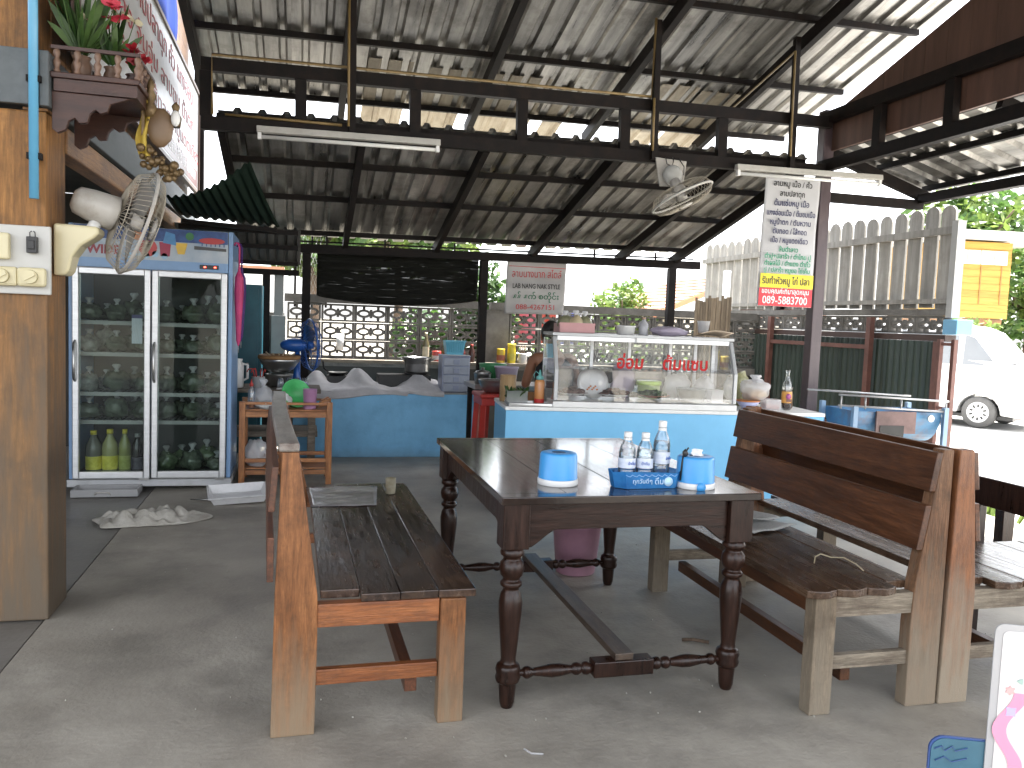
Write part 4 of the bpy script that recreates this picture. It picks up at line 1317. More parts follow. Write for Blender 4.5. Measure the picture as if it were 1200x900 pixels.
def rag(u, v):
    a = 2 * math.pi * u
    rr = v
    x = .33 * rr * math.cos(a) * (1 + .18 * math.sin(3 * a + 1)) + .02
    y = .19 * rr * math.sin(a) * (1 + .25 * math.cos(2 * a))
    n1 = 1.2 * abs(noise.noise(Vector((x * 10, y * 13, .5)))) + .6 * noise.noise(Vector((x * 5, y * 7, 2.5)))
    n2 = noise.noise(Vector((x * 22, y * 25, 4.5)))
    return (x, y, max(.004, .006 + .06 * (1 - rr ** 3) * (.15 + 1.25 * n1) + .03 * abs(n2) * (1 - rr ** 4)))
t = tag(MB().grid(rag, 70, 26).build('floor_cloth', mat('dirty_white_cloth', (.36, .34, .29), .9, col2=(.55, .53, .48), scale=7, bump=.4, bscale=90, dirt=(.22, .19, .15), dscale=4, damt=.5), solid=.004, loc=(-.92, 5.42, 0), rot=(0, 0, R(8))),
        'crumpled dirty white floor cloth in front of the cooler', 'cloth')
t = thing('white_tray', 'white rectangular enamel tray lying tilted on the floor by the cooler', 'tray', (-.40, 5.95, .024), R(-4), rot=(R(9), R(-2), R(8)))
wt = mat('scratched_white_enamel', (.62, .62, .62), .3, var=.05, dirt=(.4, .4, .4), dscale=7, damt=.4)
m = MB()
A, B, H = .19, .13, .06
vs = [(-A * .86, -B * .84, .004), (A * .86, -B * .84, .004), (A * .86, B * .84, .004), (-A * .86, B * .84, .004), (-A, -B, H), (A, -B, H), (A, B, H), (-A, B, H), (-A - .012, -B - .012, H - .004), (A + .012, -B - .012, H - .004), (A + .012, B + .012, H - .004), (-A - .012, B + .012, H - .004)]
m.add(vs, [(0, 1, 2, 3), (0, 4, 5, 1), (1, 5, 6, 2), (2, 6, 7, 3), (3, 7, 4, 0), (4, 8, 9, 5), (5, 9, 10, 6), (6, 10, 11, 7), (7, 11, 8, 4)])
m.build('tray_body', wt, t, solid=.003)
tag(MB().path([(-.72, 6.02, .004), (-.60, 6.0, .006), (-.5, 5.99, .004)], .005, 6).build('ladle_rod', steel), 'thin metal rod on the floor left of the white tray', 'rod')


# ================================================================== wooden cart beside the cooler
cart_w = mat('orange_cart_wood', (.28, .10, .03), .42, col2=(.46, .20, .07), scale=4, stretch=(8, 8, .9), bump=.12, rnd=.15, dirt=(.14, .06, .025), dscale=6, damt=.4)
cart_x = mat('orange_cart_wood_crossgrain', (.28, .10, .03), .42, col2=(.46, .20, .07), scale=4, stretch=(.9, 8, 8), bump=.12, rnd=.15, dirt=(.14, .06, .025), dscale=6, damt=.4)
t = thing('wooden_rack', 'small orange wooden rack with two shelves beside the cooler', 'rack', (-.09, 6.5, 0))
for x in (-.325, .325):
    for y in (.02, .36):
        MB().box(x - .022, x + .022, y - .02, y + .02, 0, .645).build('leg', cart_w, t, bevel=.003)
for y in (.02, .36):
    MB().box(-.302, .302, y - .009, y + .009, .622, .642).build('top_rail', cart_x, t, bevel=.002)
    MB().box(-.302, .302, y - .012, y + .012, .525, .57).build('shelf_rail', cart_x, t, bevel=.002)
    MB().box(-.302, .302, y - .010, y + .010, .175, .205).build('low_rail', cart_x, t, bevel=.002)
    MB().box(-.302, .302, y - .012, y + .012, .08, .115).build('shelf_rail', cart_x, t, bevel=.002)
for z in (.571, .116):
    for k in range(5):
        MB().box(-.32, .32, .045 + .062 * k, .045 + .062 * k + .05, z, z + .012).build('shelf_slat', cart_x, t, bevel=.002)

def bagthing(name, label, loc, r, m, seed, cat='bag', knot=True, amt=.3):
    mb = MB().ball((0, 0, r[2] * .93), r, 24, 16, fn=lump(seed, amt, 1.8))
    if knot:
        h = r[2] * 1.75
        mb.lathe([(r[0] * .35, h), (r[0] * .16, h + .02), (r[0] * .16, h + .03), (r[0] * .4, h + .06), (r[0] * .3, h + .075)], n=10)
    return tag(mb.build(name, m, loc=loc), label, cat)
squeeze = thing('sauce_bottle', 'clear squeeze bottle with red cap and orange sauce at the left of the orange rack', 'bottle', (-.355, 6.60, .584))
MB().lathe([(.024, 0), (.026, .01), (.027, .06), (.025, .13), (.012, .165), (.010, .175)], n=18).build('bottle_body', clear, squeeze)
MB().lathe([(0, .004), (.0245, .008), (.025, .05), (0, .05)], n=18, caps=False).build('sauce', mat('orange_sauce', (.55, .18, .04), .3, var=.1), squeeze)
MB().lathe([(.014, .172), (.015, .19), (.008, .20), (.004, .225), (0, .225)], n=14).build('cap', red_plastic, squeeze)
bagthing('plastic_bag', 'clear knotted plastic bag behind the squeeze bottle on the orange rack', (-.27, 6.68, .584), (.085, .07, .085), film_white, 5)
bagthing('paper_bundle', 'grey crumpled newspaper bundle on the left of the orange rack', (-.22, 6.56, .584), (.10, .05, .03), news, 8, 'bundle', False)
bagthing('paper_bundle', 'white crumpled paper beside the green basket on the orange rack', (-.13, 6.62, .584), (.08, .05, .06), mat('white_paper', (.62, .62, .62), .8, var=.06), 11, 'bundle', False)
bagthing('plastic_bag', 'white plastic bag on the lower shelf of the orange rack', (-.31, 6.62, .129), (.09, .08, .11), film_white, 15, knot=False)
t = thing('green_basket', 'bright green plastic basket tipped on its side on the orange rack', 'basket', (-.035, 6.68, .68), rot=(R(62), R(18), R(12)))
gm = mat('green_plastic', (.06, .42, .12), .4, col2=(.10, .52, .18), scale=9)
m = MB()
m.lathe([(0, -.05), (.085, -.05), (.112, .05), (.118, .052), (.118, .058), (.108, .056), (.08, -.044), (0, -.044)], n=30, caps=False)
m.build('basket_wall', gm, t)
m = MB()
for k in range(30):
    a = 2 * math.pi * k / 30
    m.bar((.088 * math.cos(a), .088 * math.sin(a), -.045), (.115 * math.cos(a), .115 * math.sin(a), .048), .006, .004)
m.build('basket_rib', gm, t)
t = thing('pink_cup', 'tall pale pink plastic cup on the right of the orange rack', 'cup', (.085, 6.60, .584))
MB().lathe([(.045, 0), (.048, .004), (.054, .155), (.056, .157), (.052, .157), (.046, .008), (0, .008)], n=28).build('cup', mat('pale_pink_plastic', (.55, .28, .48), .3, col2=(.60, .34, .54), scale=6, trans=.25), t)
t = thing('wood_offcuts', 'stack of small wooden offcuts at the right end of the orange rack', 'offcuts', (.18, 6.66, .584))
for k in range(4):
    MB().bar((-.04 + .012 * k, -.03, .012 + .018 * k), (.045, .05 - .02 * k, .03 + .02 * k), .03, .012).build('offcut', cart_x, t, bevel=.002)

# low weathered table behind the rack, with kitchen things
old_w = mat('old_grey_wood', (.14, .115, .09), .8, col2=(.28, .24, .19), scale=4, stretch=(.9, 8, 8), bump=.3, dirt=(.07, .055, .04), dscale=5, damt=.5)
t = thing('kitchen_table', 'old grey wooden table crowded with utensils behind the orange rack', 'table', (-.22, 7.35, 0))
for k in range(4):
    MB().box(-.46, .40, -.28 + .14 * k, -.142 + .14 * k, .66, .69 - .001 * (k % 2)).build('top_plank', old_w, t, bevel=.002)
for x in (-.42, .33):
    for y in (-.24, .24):
        MB().box(x - .03, x + .03, y - .03, y + .03, 0, .66).build('leg', old_w, t, bevel=.003)
MB().box(-.45, .38, -.2, .2, .28, .33).build('low_shelf', old_w, t, bevel=.003)
MB().bar((.12, -.25, .64), (-.08, -.25, .05), .04, .03).build('brace', old_w, t)
t = thing('steel_pot', 'small steel pot under the wok on the grey kitchen table', 'pot', (-.17, 7.42, .691))
MB().lathe([(.10, 0), (.115, .01), (.118, .10), (.122, .105), (.112, .105), (.105, .012), (0, .012)], n=28).build('pot_body', steel, t)
t = thing('wok', 'wide dark wok with a bamboo rim standing on the steel pot', 'wok', (-.17, 7.42, .80))
MB().lathe([(0, 0), (.06, .006), (.12, .04), (.165, .105), (.175, .135), (.168, .135), (.115, .048), (0, .012)], n=32).build('wok_bowl', steel, t)
MB().lathe([(.178, .128), (.182, .15), (.168, .165), (.158, .15)], n=32).build('bamboo_rim', mat('bamboo_strip', (.24, .12, .04), .6, col2=(.36, .20, .08), scale=12), t)
m = MB()
for k in range(9):
    a = random.uniform(0, 6.28)
    m.path([(.05 * math.cos(a), .05 * math.sin(a), .12), (.15 * math.cos(a), .15 * math.sin(a), .18)], .006, 5)
m.build('chopsticks', mat('pale_bamboo', (.45, .35, .22), .6, var=.1), t)
t = thing('straw_cup', 'white cup full of red straws on the grey kitchen table', 'cup', (-.33, 7.14, .691))
MB().lathe([(.045, 0), (.055, .10), (.057, .10), (.05, .10), (.042, .006), (0, .006)], n=20).build('cup', white_plastic, t)
for k in range(6):
    a = k * 1.05
    x, y = .02 * math.cos(a), .02 * math.sin(a)
    MB().path([(x, y, .01), (x * 2, y * 2, .14), (x * 2.6, y * 2.4, .165), (x * 3.4 - .012, y * 3, .16), (x * 3.6 - .02, y * 3, .135)], .0045, 6).build('straw', red_plastic, t)
t = thing('white_jug', 'white water jug on the grey kitchen table next to the cooler', 'jug', (-.52, 7.2, .691))
MB().lathe([(.06, 0), (.07, .01), (.07, .18), (.055, .22), (.06, .24), (0, .24)], n=24).build('jug_body', white_plastic, t)
MB().path([(.06, 0, .20), (.10, 0, .19), (.10, 0, .08), (.065, 0, .06)], .01, 8).build('handle', white_plastic, t)
t = thing('glass_rack', 'tray of upturned drinking glasses on the grey kitchen table', 'tray', (-.06, 7.14, .691))
MB().box(-.12, .14, -.06, .10, 0, .012).build('tray_base', steel, t)
for i in range(4):
    for j in range(2):
        MB().lathe([(.028, 0), (.022, .08), (0, .08)], (-.09 + .065 * i, -.025 + .07 * j, .013), 14).build('glass', clear, t)
t = thing('blue_fan', 'blue electric table fan turned sideways behind the orange rack', 'fan', (-.02, 7.55, .691))
bf = mat('royal_blue_plastic', (.02, .10, .38), .3, var=.08, scale=5)
MB().lathe([(.10, 0), (.10, .02), (.04, .04), (.032, .08), (.024, .30), (0, .30)], n=20).build('stand', bf, t)
fan_head(t, (.115, .02, .36), (1, .25, .06), .23, bf, bf, mat('translucent_blue_blade', (.04, .10, .25), .3, alpha=.7), bf, 30, motor=False)
m = MB().ball((-.03, -.01, .355), (.12, .065, .062), 18, 12)
m.build('motor_housing', bf, t)

# ================================================================== rear blue counter with its load
t = thing('rear_counter', 'low blue painted counter at the rear of the kitchen', 'counter', (.82, 7.75, 0))
MB().box(-.87, .86, 0, .58, 0, .605).build('plaster_body', blue_wall, t, bevel=.006)
MB().box(-.87, .86, .002, .58, .606, .622).build('counter_top', mat('grey_cement_top', (.24, .24, .23), .6, var=.12, scale=5), t, bevel=.003)

def cloth(u, v):
    x = .07 + 1.28 * u
    s = v
    y = 7.735 + .52 * s
    h = .632 + .19 * math.exp(-((x - .55) / .16) ** 2 - ((s - .6) / .35) ** 2) + .15 * math.exp(-((x - .16) / .12) ** 2 - ((s - .7) / .3) ** 2) + .15 * math.exp(-((x - 1.15) / .2) ** 2 - ((s - .75) / .3) ** 2)
    h += .028 * noise.noise(Vector((x * 5, s * 4, 1))) + .014 * noise.noise(Vector((x * 13, s * 9, 3))) + .012 * math.sin(x * 21 + s * 5) * s
    if s < .14:
        dr = (.14 - s) / .14
        hem = .055 + .03 * math.sin(x * 5.2 + .5) * (.5 + .5 * math.sin(x * 2.2)) - (.03 if x > 1.0 else 0)
        return (x, 7.738 - .006 - .01 * math.sin(x * 18) * dr, h + (.625 - hem - h) * dr ** .8)
    return (x, y, max(h, .63))
tag(MB().grid(cloth, 90, 40).build('cover_cloth', mat('pale_grey_cloth', (.40, .39, .395), .85, col2=(.54, .53, .54), scale=4, bump=.15, bscale=60), solid=.004), 'pale grey cloth thrown in heaps over the rear blue counter', 'cloth')
t = thing('stove', 'black iron stove behind the cloth on the rear counter', 'stove', (1.05, 8.12, .623))
MB().box(-.30, .22, -.05, .18, 0, .14).build('stove_body', steel_black, t, bevel=.008)
MB().lathe([(.11, .14), (.12, .16), (.09, .165), (.09, .14)], (.08, .06, 0), 20).build('burner', steel_black, t)
t = thing('stock_pot', 'dented aluminium pot with a rim on the black stove', 'pot', (1.14, 8.17, .79))
MB().lathe([(.105, 0), (.12, .01), (.125, .13), (.15, .145), (.155, .15), (.128, .15), (.118, .015), (0, .012)], n=30).build('pot_body', steel, t)
for s in (-1, 1):
    MB().path([(s * .12, -.03, .11), (s * .18, -.03, .135), (s * .18, .03, .135), (s * .12, .03, .11)], .007, 6).build('handle', steel, t)
t = thing('frying_pan', 'small black frying pan left of the pot on the rear counter', 'pan', (.36, 8.15, .74))
MB().lathe([(.07, 0), (.10, .035), (.105, .035), (.07, .006), (0, .006)], n=22).build('pan_body', steel_black, t)
MB().path([(-.09, 0, .03), (-.13, -.05, .07), (-.14, -.06, .14)], .01, 6).build('handle', steel_black, t)
MB().box(-.1, .1, -.1, .1, -.117, -.001).build('trivet', steel_black, t)

t = thing('drawer_tower', 'pale lavender plastic tower of four drawers on the rear counter', 'drawers', (1.47, 7.80, .623))
dw = mat('lavender_grey_plastic', (.30, .34, .46), .3, col2=(.36, .40, .52), scale=5, trans=.15)
MB().box(-.135, .135, .006, .25, 0, .345).build('tower_body', dw, t, bevel=.004)
MB().box(-.14, .14, 0, .255, .346, .358).build('tower_top', dw, t, bevel=.004)
for k in range(4):
    d = MB().box(-.125, .125, -.012, .005, .008 + .084 * k, .082 + .084 * k).build('drawer', mat('clear_grey_drawer', (.38, .42, .50), .25, col2=(.44, .48, .56), scale=7, trans=.2), t, bevel=.006)
    MB().box(-.03, .03, -.02, -.0125, .02 + .084 * k, .068 + .084 * k).build('pull', dw, d, bevel=.004)
t = thing('blue_basket', 'light blue slotted plastic basket on top of the drawer tower', 'basket', (1.46, 7.90, .982))
lbp = mat('aqua_blue_plastic', (.10, .38, .52), .4, col2=(.14, .44, .58), scale=6)
m = MB()
vs = [(-.078, -.06, 0), (.078, -.06, 0), (.078, .06, 0), (-.078, .06, 0), (-.098, -.075, .14), (.098, -.075, .14), (.098, .075, .14), (-.098, .075, .14)]
m.add(vs, [(0, 1, 2, 3), (0, 4, 5, 1), (1, 5, 6, 2), (2, 6, 7, 3), (3, 7, 4, 0)])
m.build('basket_wall', lbp, t, solid=.003)
for k in range(9):
    x = -.07 + .0175 * k
    MB().bar((x, -.066 - .002, .03), (x * 1.18, -.0745 - .002, .125), .006, .004).build('slat', lbp, t)
MB().box(-.103, .103, -.083, -.076, .128, .145).build('rim', lbp, t)
tag(MB().box(1.36, 1.60, 7.79, 7.89, .9825, .987).build('paper_sheet', white_plastic), 'white paper edge under the light blue basket', 'paper')

def jar(name, label, loc, r, h, col, capc=None, cat='jar', neck=.6, lab=None):
    t = thing(name, label, cat, loc)
    key = 'jar_' + str(col)
    MB().lathe([(r * .92, 0), (r, .006), (r, h * .62), (r * neck, h * .80), (r * neck, h * .9), (0, h * .9)], n=18).build('body', mat(key, col, .3, var=.12, scale=12), t)
    if lab:
        MB().lathe([(r * 1.01, h * .15), (r * 1.01, h * .5)], n=18, caps=False).build('paper_label', mat('jl_' + str(lab), lab, .5, var=.2, scale=22), t)
    if capc:
        MB().lathe([(r * neck * 1.1, h * .88), (r * neck * 1.1, h), (0, h)], n=14).build('cap', mat('jc_' + str(capc), capc, .4, var=.06), t)
    return t
LZ = .8815
MB().box(-.1, 4.2, -.20, -.052, .845, .8805).build('shelf_plank', old_w, bpy.data.objects['breeze_block_wall'], bevel=.003)
jar('glass_bottle', 'tall bottle with a pale label on the wall shelf behind the pot', (1.285, 8.58, LZ), .035, .30, (.10, .085, .04), (.5, .45, .3), 'bottle', .4, (.50, .45, .32))
jar('paint_tin', 'small red and white tin on the wall shelf left of the basket', (1.40, 8.57, LZ), .05, .12, (.42, .06, .05), None, 'tin', .95, (.55, .50, .48))
jar('oil_bottle', 'olive green bottle with yellow cap on the wall shelf left of the basket', (1.50, 8.58, LZ), .035, .22, (.07, .085, .04), (.55, .36, .04), 'bottle', .5)
jar('sauce_jar', 'dark brown sauce bottle on the wall shelf right of the basket', (1.78, 8.58, LZ), .03, .19, (.05, .02, .015), (.4, .05, .04), 'bottle', .45)
jar('sauce_jar', 'slim dark red sauce bottle beside the rear post', (1.68, 8.56, LZ), .025, .17, (.10, .02, .02), (.06, .05, .05), 'bottle', .45)
jar('yellow_tin', 'yellow and brown tin, left of two tins on the wall shelf', (2.10, 8.58, LZ), .045, .17, (.52, .36, .03), None, 'tin', .95, (.25, .07, .04))
jar('yellow_tin', 'taller bright yellow tin, right of two tins on the wall shelf', (2.215, 8.57, LZ), .045, .21, (.60, .48, .03), (.60, .50, .05), 'tin', .95, (.50, .42, .06))
t = jar('brush_cup', 'white cup holding brushes on the wall shelf', (2.34, 8.57, LZ), .05, .12, (.50, .49, .47), None, 'cup', .98)
for k in range(3):
    MB().path([(.01 * k - .01, 0, .08), (.03 * k - .03, .01, .19)], .006, 5).build('brush', bark_m, t)
tag(MB().lathe([(.036, 0), (.04, .17), (.036, .17), (.032, .004), (0, .004)], n=20).build('hanging_cup', white_plastic, loc=(.40, 8.62, .97)), 'white plastic cup hung on the breeze blocks above the stove', 'cup')

# red plastic table, prep table and bowls
t = thing('red_stool', 'red plastic stool wedged between the two blue counters', 'stool', (1.62, 6.62, 0))
MB().box(-.20, .20, -.18, .18, .70, .735).build('seat', red_plastic, t, bevel=.012)
MB().box(-.185, .185, -.165, .165, .64, .6995).build('skirt', red_plastic, t, bevel=.006)
for sx in (-1, 1):
    for sy in (-1, 1):
        MB().bar((sx * .15, sy * .135, .64), (sx * .175, sy * .155, 0), .065, .05).build('leg', red_plastic, t, bevel=.006)
t = thing('steel_bowl', 'wide steel mixing bowl on the red plastic stool', 'bowl', (1.56, 6.60, .736))
MB().lathe([(.06, 0), (.09, .02), (.115, .075), (.128, .105), (.132, .107), (.122, .105), (.085, .028), (0, .006)], n=32).build('bowl', steel, t)
t = thing('prep_table', 'grey prep table behind the display counter', 'table', (2.35, 7.3, 0))
MB().box(-.85, .8, -.25, .25, .72, .76).build('top', steel, t, bevel=.003)
for x in (-.8, .75):
    for y in (-.2, .2):
        MB().box(x - .02, x + .02, y - .02, y + .02, 0, .72).build('leg', steel_dark, t)
t = thing('lidded_pot', 'small aluminium pot with a lid left of the lavender tub', 'pot', (1.60, 7.2, .761))
MB().lathe([(.07, 0), (.078, .09), (.082, .092), (.0, .092)], n=22).build('pot_body', steel, t)
MB().lathe([(.082, .093), (.06, .115), (.015, .125), (.015, .145), (0, .145)], n=22).build('lid', steel, t)
t = thing('lavender_tub', 'pale lavender plastic tub on the prep table', 'tub', (1.80, 7.12, .761))
MB().lathe([(.085, 0), (.105, .15), (.112, .152), (.112, .165), (.10, .163), (.08, .008), (0, .008)], n=26).build('tub', mat('pale_lavender_plastic', (.42, .36, .46), .4, var=.06), t)
t = thing('green_tub', 'dark green plastic tub behind the lavender tub', 'tub', (1.73, 7.36, .761))
MB().lathe([(.11, 0), (.125, .16), (.132, .175), (.12, .172), (.10, .008), (0, .008)], n=26).build('tub', mat('leaf_green_plastic', (.05, .22, .09), .4, var=.06), t)

# ================================================================== display counter and glass case
CO, CA = (1.376, 5.416, 0), R(-6)
CM = Matrix.Translation(CO) @ Matrix.Rotation(CA, 4, 'Z')
def cw(x, y, z):
    return CM @ Vector((x - (.06 if .45 < x < 1.75 else 0), y, z))
t = thing('display_counter', 'long sky blue counter with a white top carrying the glass case', 'counter', CO, CA)
bw2 = mat('light_sky_blue_panel', (.18, .50, .78), .4, col2=(.20, .53, .81), scale=2, dirt=(.12, .36, .60), dscale=3, damt=.3, bump=.04, bscale=50)
MB().box(0, 2.34, 0, .02, .0, .722).build('front_panel', bw2, t, bevel=.002)
MB().box(0, .02, .021, .6, .0, .722).build('side_panel', bw2, t, bevel=.002)
MB().box(2.32, 2.34, .021, .6, .0, .722).build('side_panel', bw2, t, bevel=.002)
MB().box(.021, 2.319, .58, .6, .0, .72).build('back_panel', bw2, t)
MB().box(-.006, 2.346, -.008, .61, .7235, .75).build('counter_top', white_tile, t, bevel=.004)

t = thing('glass_display_case', 'aluminium framed slanted glass food case with red handwriting', 'display case', CO, CA)
a, b = .325, 1.665
MB().box(a, b, -.004, .46, .7515, .792).build('base_frame', white_tile, t, bevel=.003)
zt, zk, yk = 1.245, 1.015, .115
def post(x):
    m = MB().bar((x, .012, .80), (x, .012, zk), .026, .026, (0, 1, 0)).bar((x, .012, zk - .008), (x, yk + .01, zt - .01), .026, .026, (0, 1, 0))
    return m
for x in (a + .018, b - .018):
    post(x).build('front_post', alu_white, t, bevel=.003)
    MB().box(x - .014, x + .014, .43, .458, .801, zt - .02).build('rear_post', alu, t, bevel=.002)
for x in (a + .37, a + .66, a + .98, b - .16):
    MB().box(x - .012, x + .012, .435, .455, .801, zt - .02).build('door_stile', alu, t, bevel=.002)
MB().box(a, b, yk - .012, .462, zt, zt + .022).build('top_panel', alu_white, t, bevel=.003)
MB().box(a + .036, b - .036, yk - .006, yk + .018, zt - .03, zt - .001).build('top_rail', alu, t)
MB().box(a + .036, b - .036, .004, .009, .8005, zk).build('glass_pane', case_glass, t)
m = MB()
m.add([(a + .036, .004, zk), (b - .036, .004, zk), (b - .036, yk, zt - .02), (a + .036, yk, zt - .02)], [(0, 1, 2, 3)])
m.build('glass_pane', case_glass, t)
for x in (a + .006, b - .006):
    m = MB()
    m.add([(x, .03, .80), (x, .43, .80), (x, .43, zt), (x, yk + .02, zt), (x, .03, zk)], [(0, 1, 2, 3, 4)])
    m.build('side_glass', case_glass, t)
MB().box(a + .03, b - .03, .440, .444, .81, zt - .01).build('sliding_glass', glass('dusty_sliding_glass', (.9, .93, .94), refl=.05, film=.07, filmcol=(.65, .7, .74)), t)
MB().box(a + .03, b - .03, .10, .42, 1.012, 1.018).build('glass_shelf', case_glass, t)
sl_ = math.atan2(yk, zt - .02 - zk)
for s, x, wd in (('อ่อม', .865, .20), ('ต้มแซบ', 1.27, .34)):
    text(s, .135, ink_red, parent=t, loc=(x, .004 + .02 * math.tan(sl_) - .004, zk + .02), rot=(R(90) - sl_, 0, R(0)), width=wd, bold=.003, shear=.25)
MB().box(.93, 1.01, yk - .022, yk - .0135, zt - .03, zt + .002).build('price_card', white_plastic, t)

china = mat('white_china', (.70, .70, .68), .2, var=.04)
meat = mat('grilled_dark_meat', (.05, .022, .015), .45, col2=(.13, .06, .04), scale=25, bump=.6, bscale=60)
green_food = mat('dark_green_vegetable', (.015, .04, .012), .4, col2=(.06, .11, .03), scale=22, bump=.6, bscale=60)
def plate(label, x, y, food, r=.11, z=.8215, pl=china, n=26, cat='plate of food'):
    t = thing('food_plate', label, cat, cw(x, y, z), CA)
    MB().lathe([(.06, 0), (.07, .004), (r, .018), (r + .003, .021), (.068, .009), (0, .008)], n=30).build('plate', pl, t)
    if food:
        for k in range(n):
            aa = random.uniform(0, 6.28)
            rr = r * .75 * math.sqrt(random.random())
            MB().ball((rr * math.cos(aa), rr * math.sin(aa), .02 + .035 * (1 - rr / r) * random.random()), (random.uniform(.018, .034), random.uniform(.014, .026), random.uniform(.012, .02)), 8, 6, fn=lump(k, .4)).build('food_piece', food, t)
    return t
plate('plate of dark grilled meat at the left end of the glass case', .56, .17, meat)
plate('plate of dark sausages near the middle of the glass case', .86, .15, meat, .12)
plate('brown dish of dark green boiled vegetables in the glass case', 1.15, .15, green_food, .12, pl=mat('brown_dish', (.30, .11, .05), .4, var=.1), n=40)
t = thing('standing_plate', 'white flowered plate standing upright in the glass case', 'plate', cw(.735, .30, .905), rot=(R(78), 0, CA))
MB().lathe([(.07, 0), (.085, .004), (.115, .012), (.118, .015), (.08, .008), (0, .006)], n=32).build('plate', china, t)
for k in range(7):
    MB().ball((-.04 + .012 * k, -.05 + .012 * (k % 3), .0095), (.009, .007, .002), 8, 5).build('painted_flower', mat('orange_flower_glaze', (.55, .18, .05), .3, var=.2), t)
t = thing('lime_tub', 'lime green lidded tub behind the vegetables in the glass case', 'tub', cw(1.17, .32, .8015), CA)
MB().lathe([(.075, 0), (.085, .10), (0, .10)], n=24).build('tub', mat('pale_lime_plastic', (.50, .60, .28), .4, var=.06, trans=.2), t)
MB().lathe([(.092, .1005), (.092, .125), (.085, .13), (0, .13)], n=24).build('lid', mat('lime_green_plastic', (.38, .60, .06), .35, var=.05), t)
t = thing('clear_tub', 'clear plastic tub of noodles right of the vegetables in the glass case', 'tub', cw(1.45, .18, .8015), CA)
MB().lathe([(.095, 0), (.11, .09), (.114, .092)], n=24).build('tub', film_clear, t)
MB().ball((0, 0, .04), (.09, .09, .035), 16, 10, fn=lump(9, .25, 3)).build('noodles', mat('pale_noodles', (.50, .46, .38), .6, var=.15, scale=30, bump=.6), t)
t = thing('clear_tub', 'small clear tub beside the right glass end of the case', 'tub', cw(1.62, .15, .8015), CA)
MB().box(-.045, .045, -.05, .05, 0, .09).build('tub', film_white, t, bevel=.006)
bagthing('plastic_bag', 'white plastic bag leaning in the right corner of the glass case', cw(1.60, .32, .8015), (.075, .07, .09), film_white, 21)
bagthing('plastic_bag', 'lilac white plastic bag behind the sausages in the glass case', cw(.98, .36, .8015), (.09, .05, .13), mat('lilac_film', (.55, .48, .58), .35, var=.08, trans=.3), 24, knot=False)
bagthing('plastic_bag', 'cloudy plastic bag at the back of the glass case behind the noodles', cw(1.40, .36, .8015), (.11, .05, .10), film_white, 27, knot=False)

# on top of the case
ZT = zt + .0225
t = thing('pink_crate', 'pink plastic crate of bagged vegetables on top of the glass case', 'crate', cw(.575, .28, ZT), CA)
pc = mat('dusty_pink_plastic', (.46, .24, .24), .45, var=.08, scale=7)
m = MB().box(-.115, .115, -.10, .10, 0, .006)
m.box(-.12, .12, -.108, -.1005, 0, .065).box(-.12, .12, .1005, .108, 0, .065).box(-.128, -.1205, -.108, .108, 0, .065).box(.1205, .128, -.108, .108, 0, .065)
m.build('crate_wall', pc, t, bevel=.002)
MB().box(-.13, .13, -.112, -.1085, .055, .07).build('rim', pc, t)
eg = mat('bagged_cream_vegetable', (.34, .27, .15), .4, col2=(.52, .46, .32), scale=7)
for i, (x, y, s, kd) in enumerate([(-.085, -.02, .06, 0), (.0, -.04, .062, 1), (.085, -.02, .06, 0), (-.04, .05, .055, 1), (.05, .05, .055, 0)]):
    o = link('vegetable_bag', MB().ball((0, 0, s * .9), (s, s, s), 16, 12, fn=lump(i + 40, .2)).lathe([(.02, s * 1.7), (.01, s * 1.9), (.025, s * 2.35), (.018, s * 2.5)], n=8, mi=1).mesh('vegetable_bag', [[mat('bagged_green_aubergine', (.08, .09, .035), .3, col2=(.38, .36, .24), scale=6), eg][kd], film_white]),
             loc=cw(.575 + x * .85, .28 + y, ZT + .0065))
    tag(o, ['left dark green bag in the front of the pink crate', 'cream coloured bag at the front centre of the pink crate', 'right dark green bag in the front of the pink crate', 'cream bag at the back left of the pink crate', 'green bag at the back right of the pink crate'][i], 'vegetable bag', 'bags in the pink crate')
t = thing('white_tub', 'low white plastic tub on top of the glass case', 'tub', cw(.955, .26, ZT), CA)
MB().lathe([(.062, 0), (.07, .055), (.074, .057), (.074, .064), (.066, .064), (.058, .006), (0, .006)], n=26).build('tub', white_plastic, t)
jar('clear_bottle', 'small cloudy bottle between the white tub and the purple bag on the case', cw(1.095, .28, ZT), .035, .13, (.36, .36, .38), (.40, .27, .2), 'bottle', .4)
bagthing('plastic_bag', 'crumpled pale purple plastic bag on top of the glass case', cw(1.28, .26, ZT), (.14, .07, .035), mat('pale_purple_film', (.48, .42, .52), .35, var=.1, trans=.3), 31, knot=False)
t = thing('cardboard_sheet', 'bent piece of pale cardboard on the right end of the glass case', 'cardboard', cw(1.60, .22, ZT + .008), rot=(R(-9), R(-5), CA + R(3)))
MB().grid(lambda u, v: (-.125 + .25 * u - .02 * (1 - v), -.14 + .22 * v, .012 + .014 * math.sin(u * 4)), 10, 6).build('card', mat('pale_cardboard', (.50, .40, .30), .8, col2=(.58, .48, .38), scale=5), t, solid=.004)
t = thing('plastic_cup', 'clear plastic cup standing on the cardboard on the case', 'cup', cw(1.55, .27, ZT + .034), CA)
MB().lathe([(.036, 0), (.047, .085), (.05, .086), (.045, .085), (.034, .004), (0, .004)], n=24).build('cup', film_white, t)

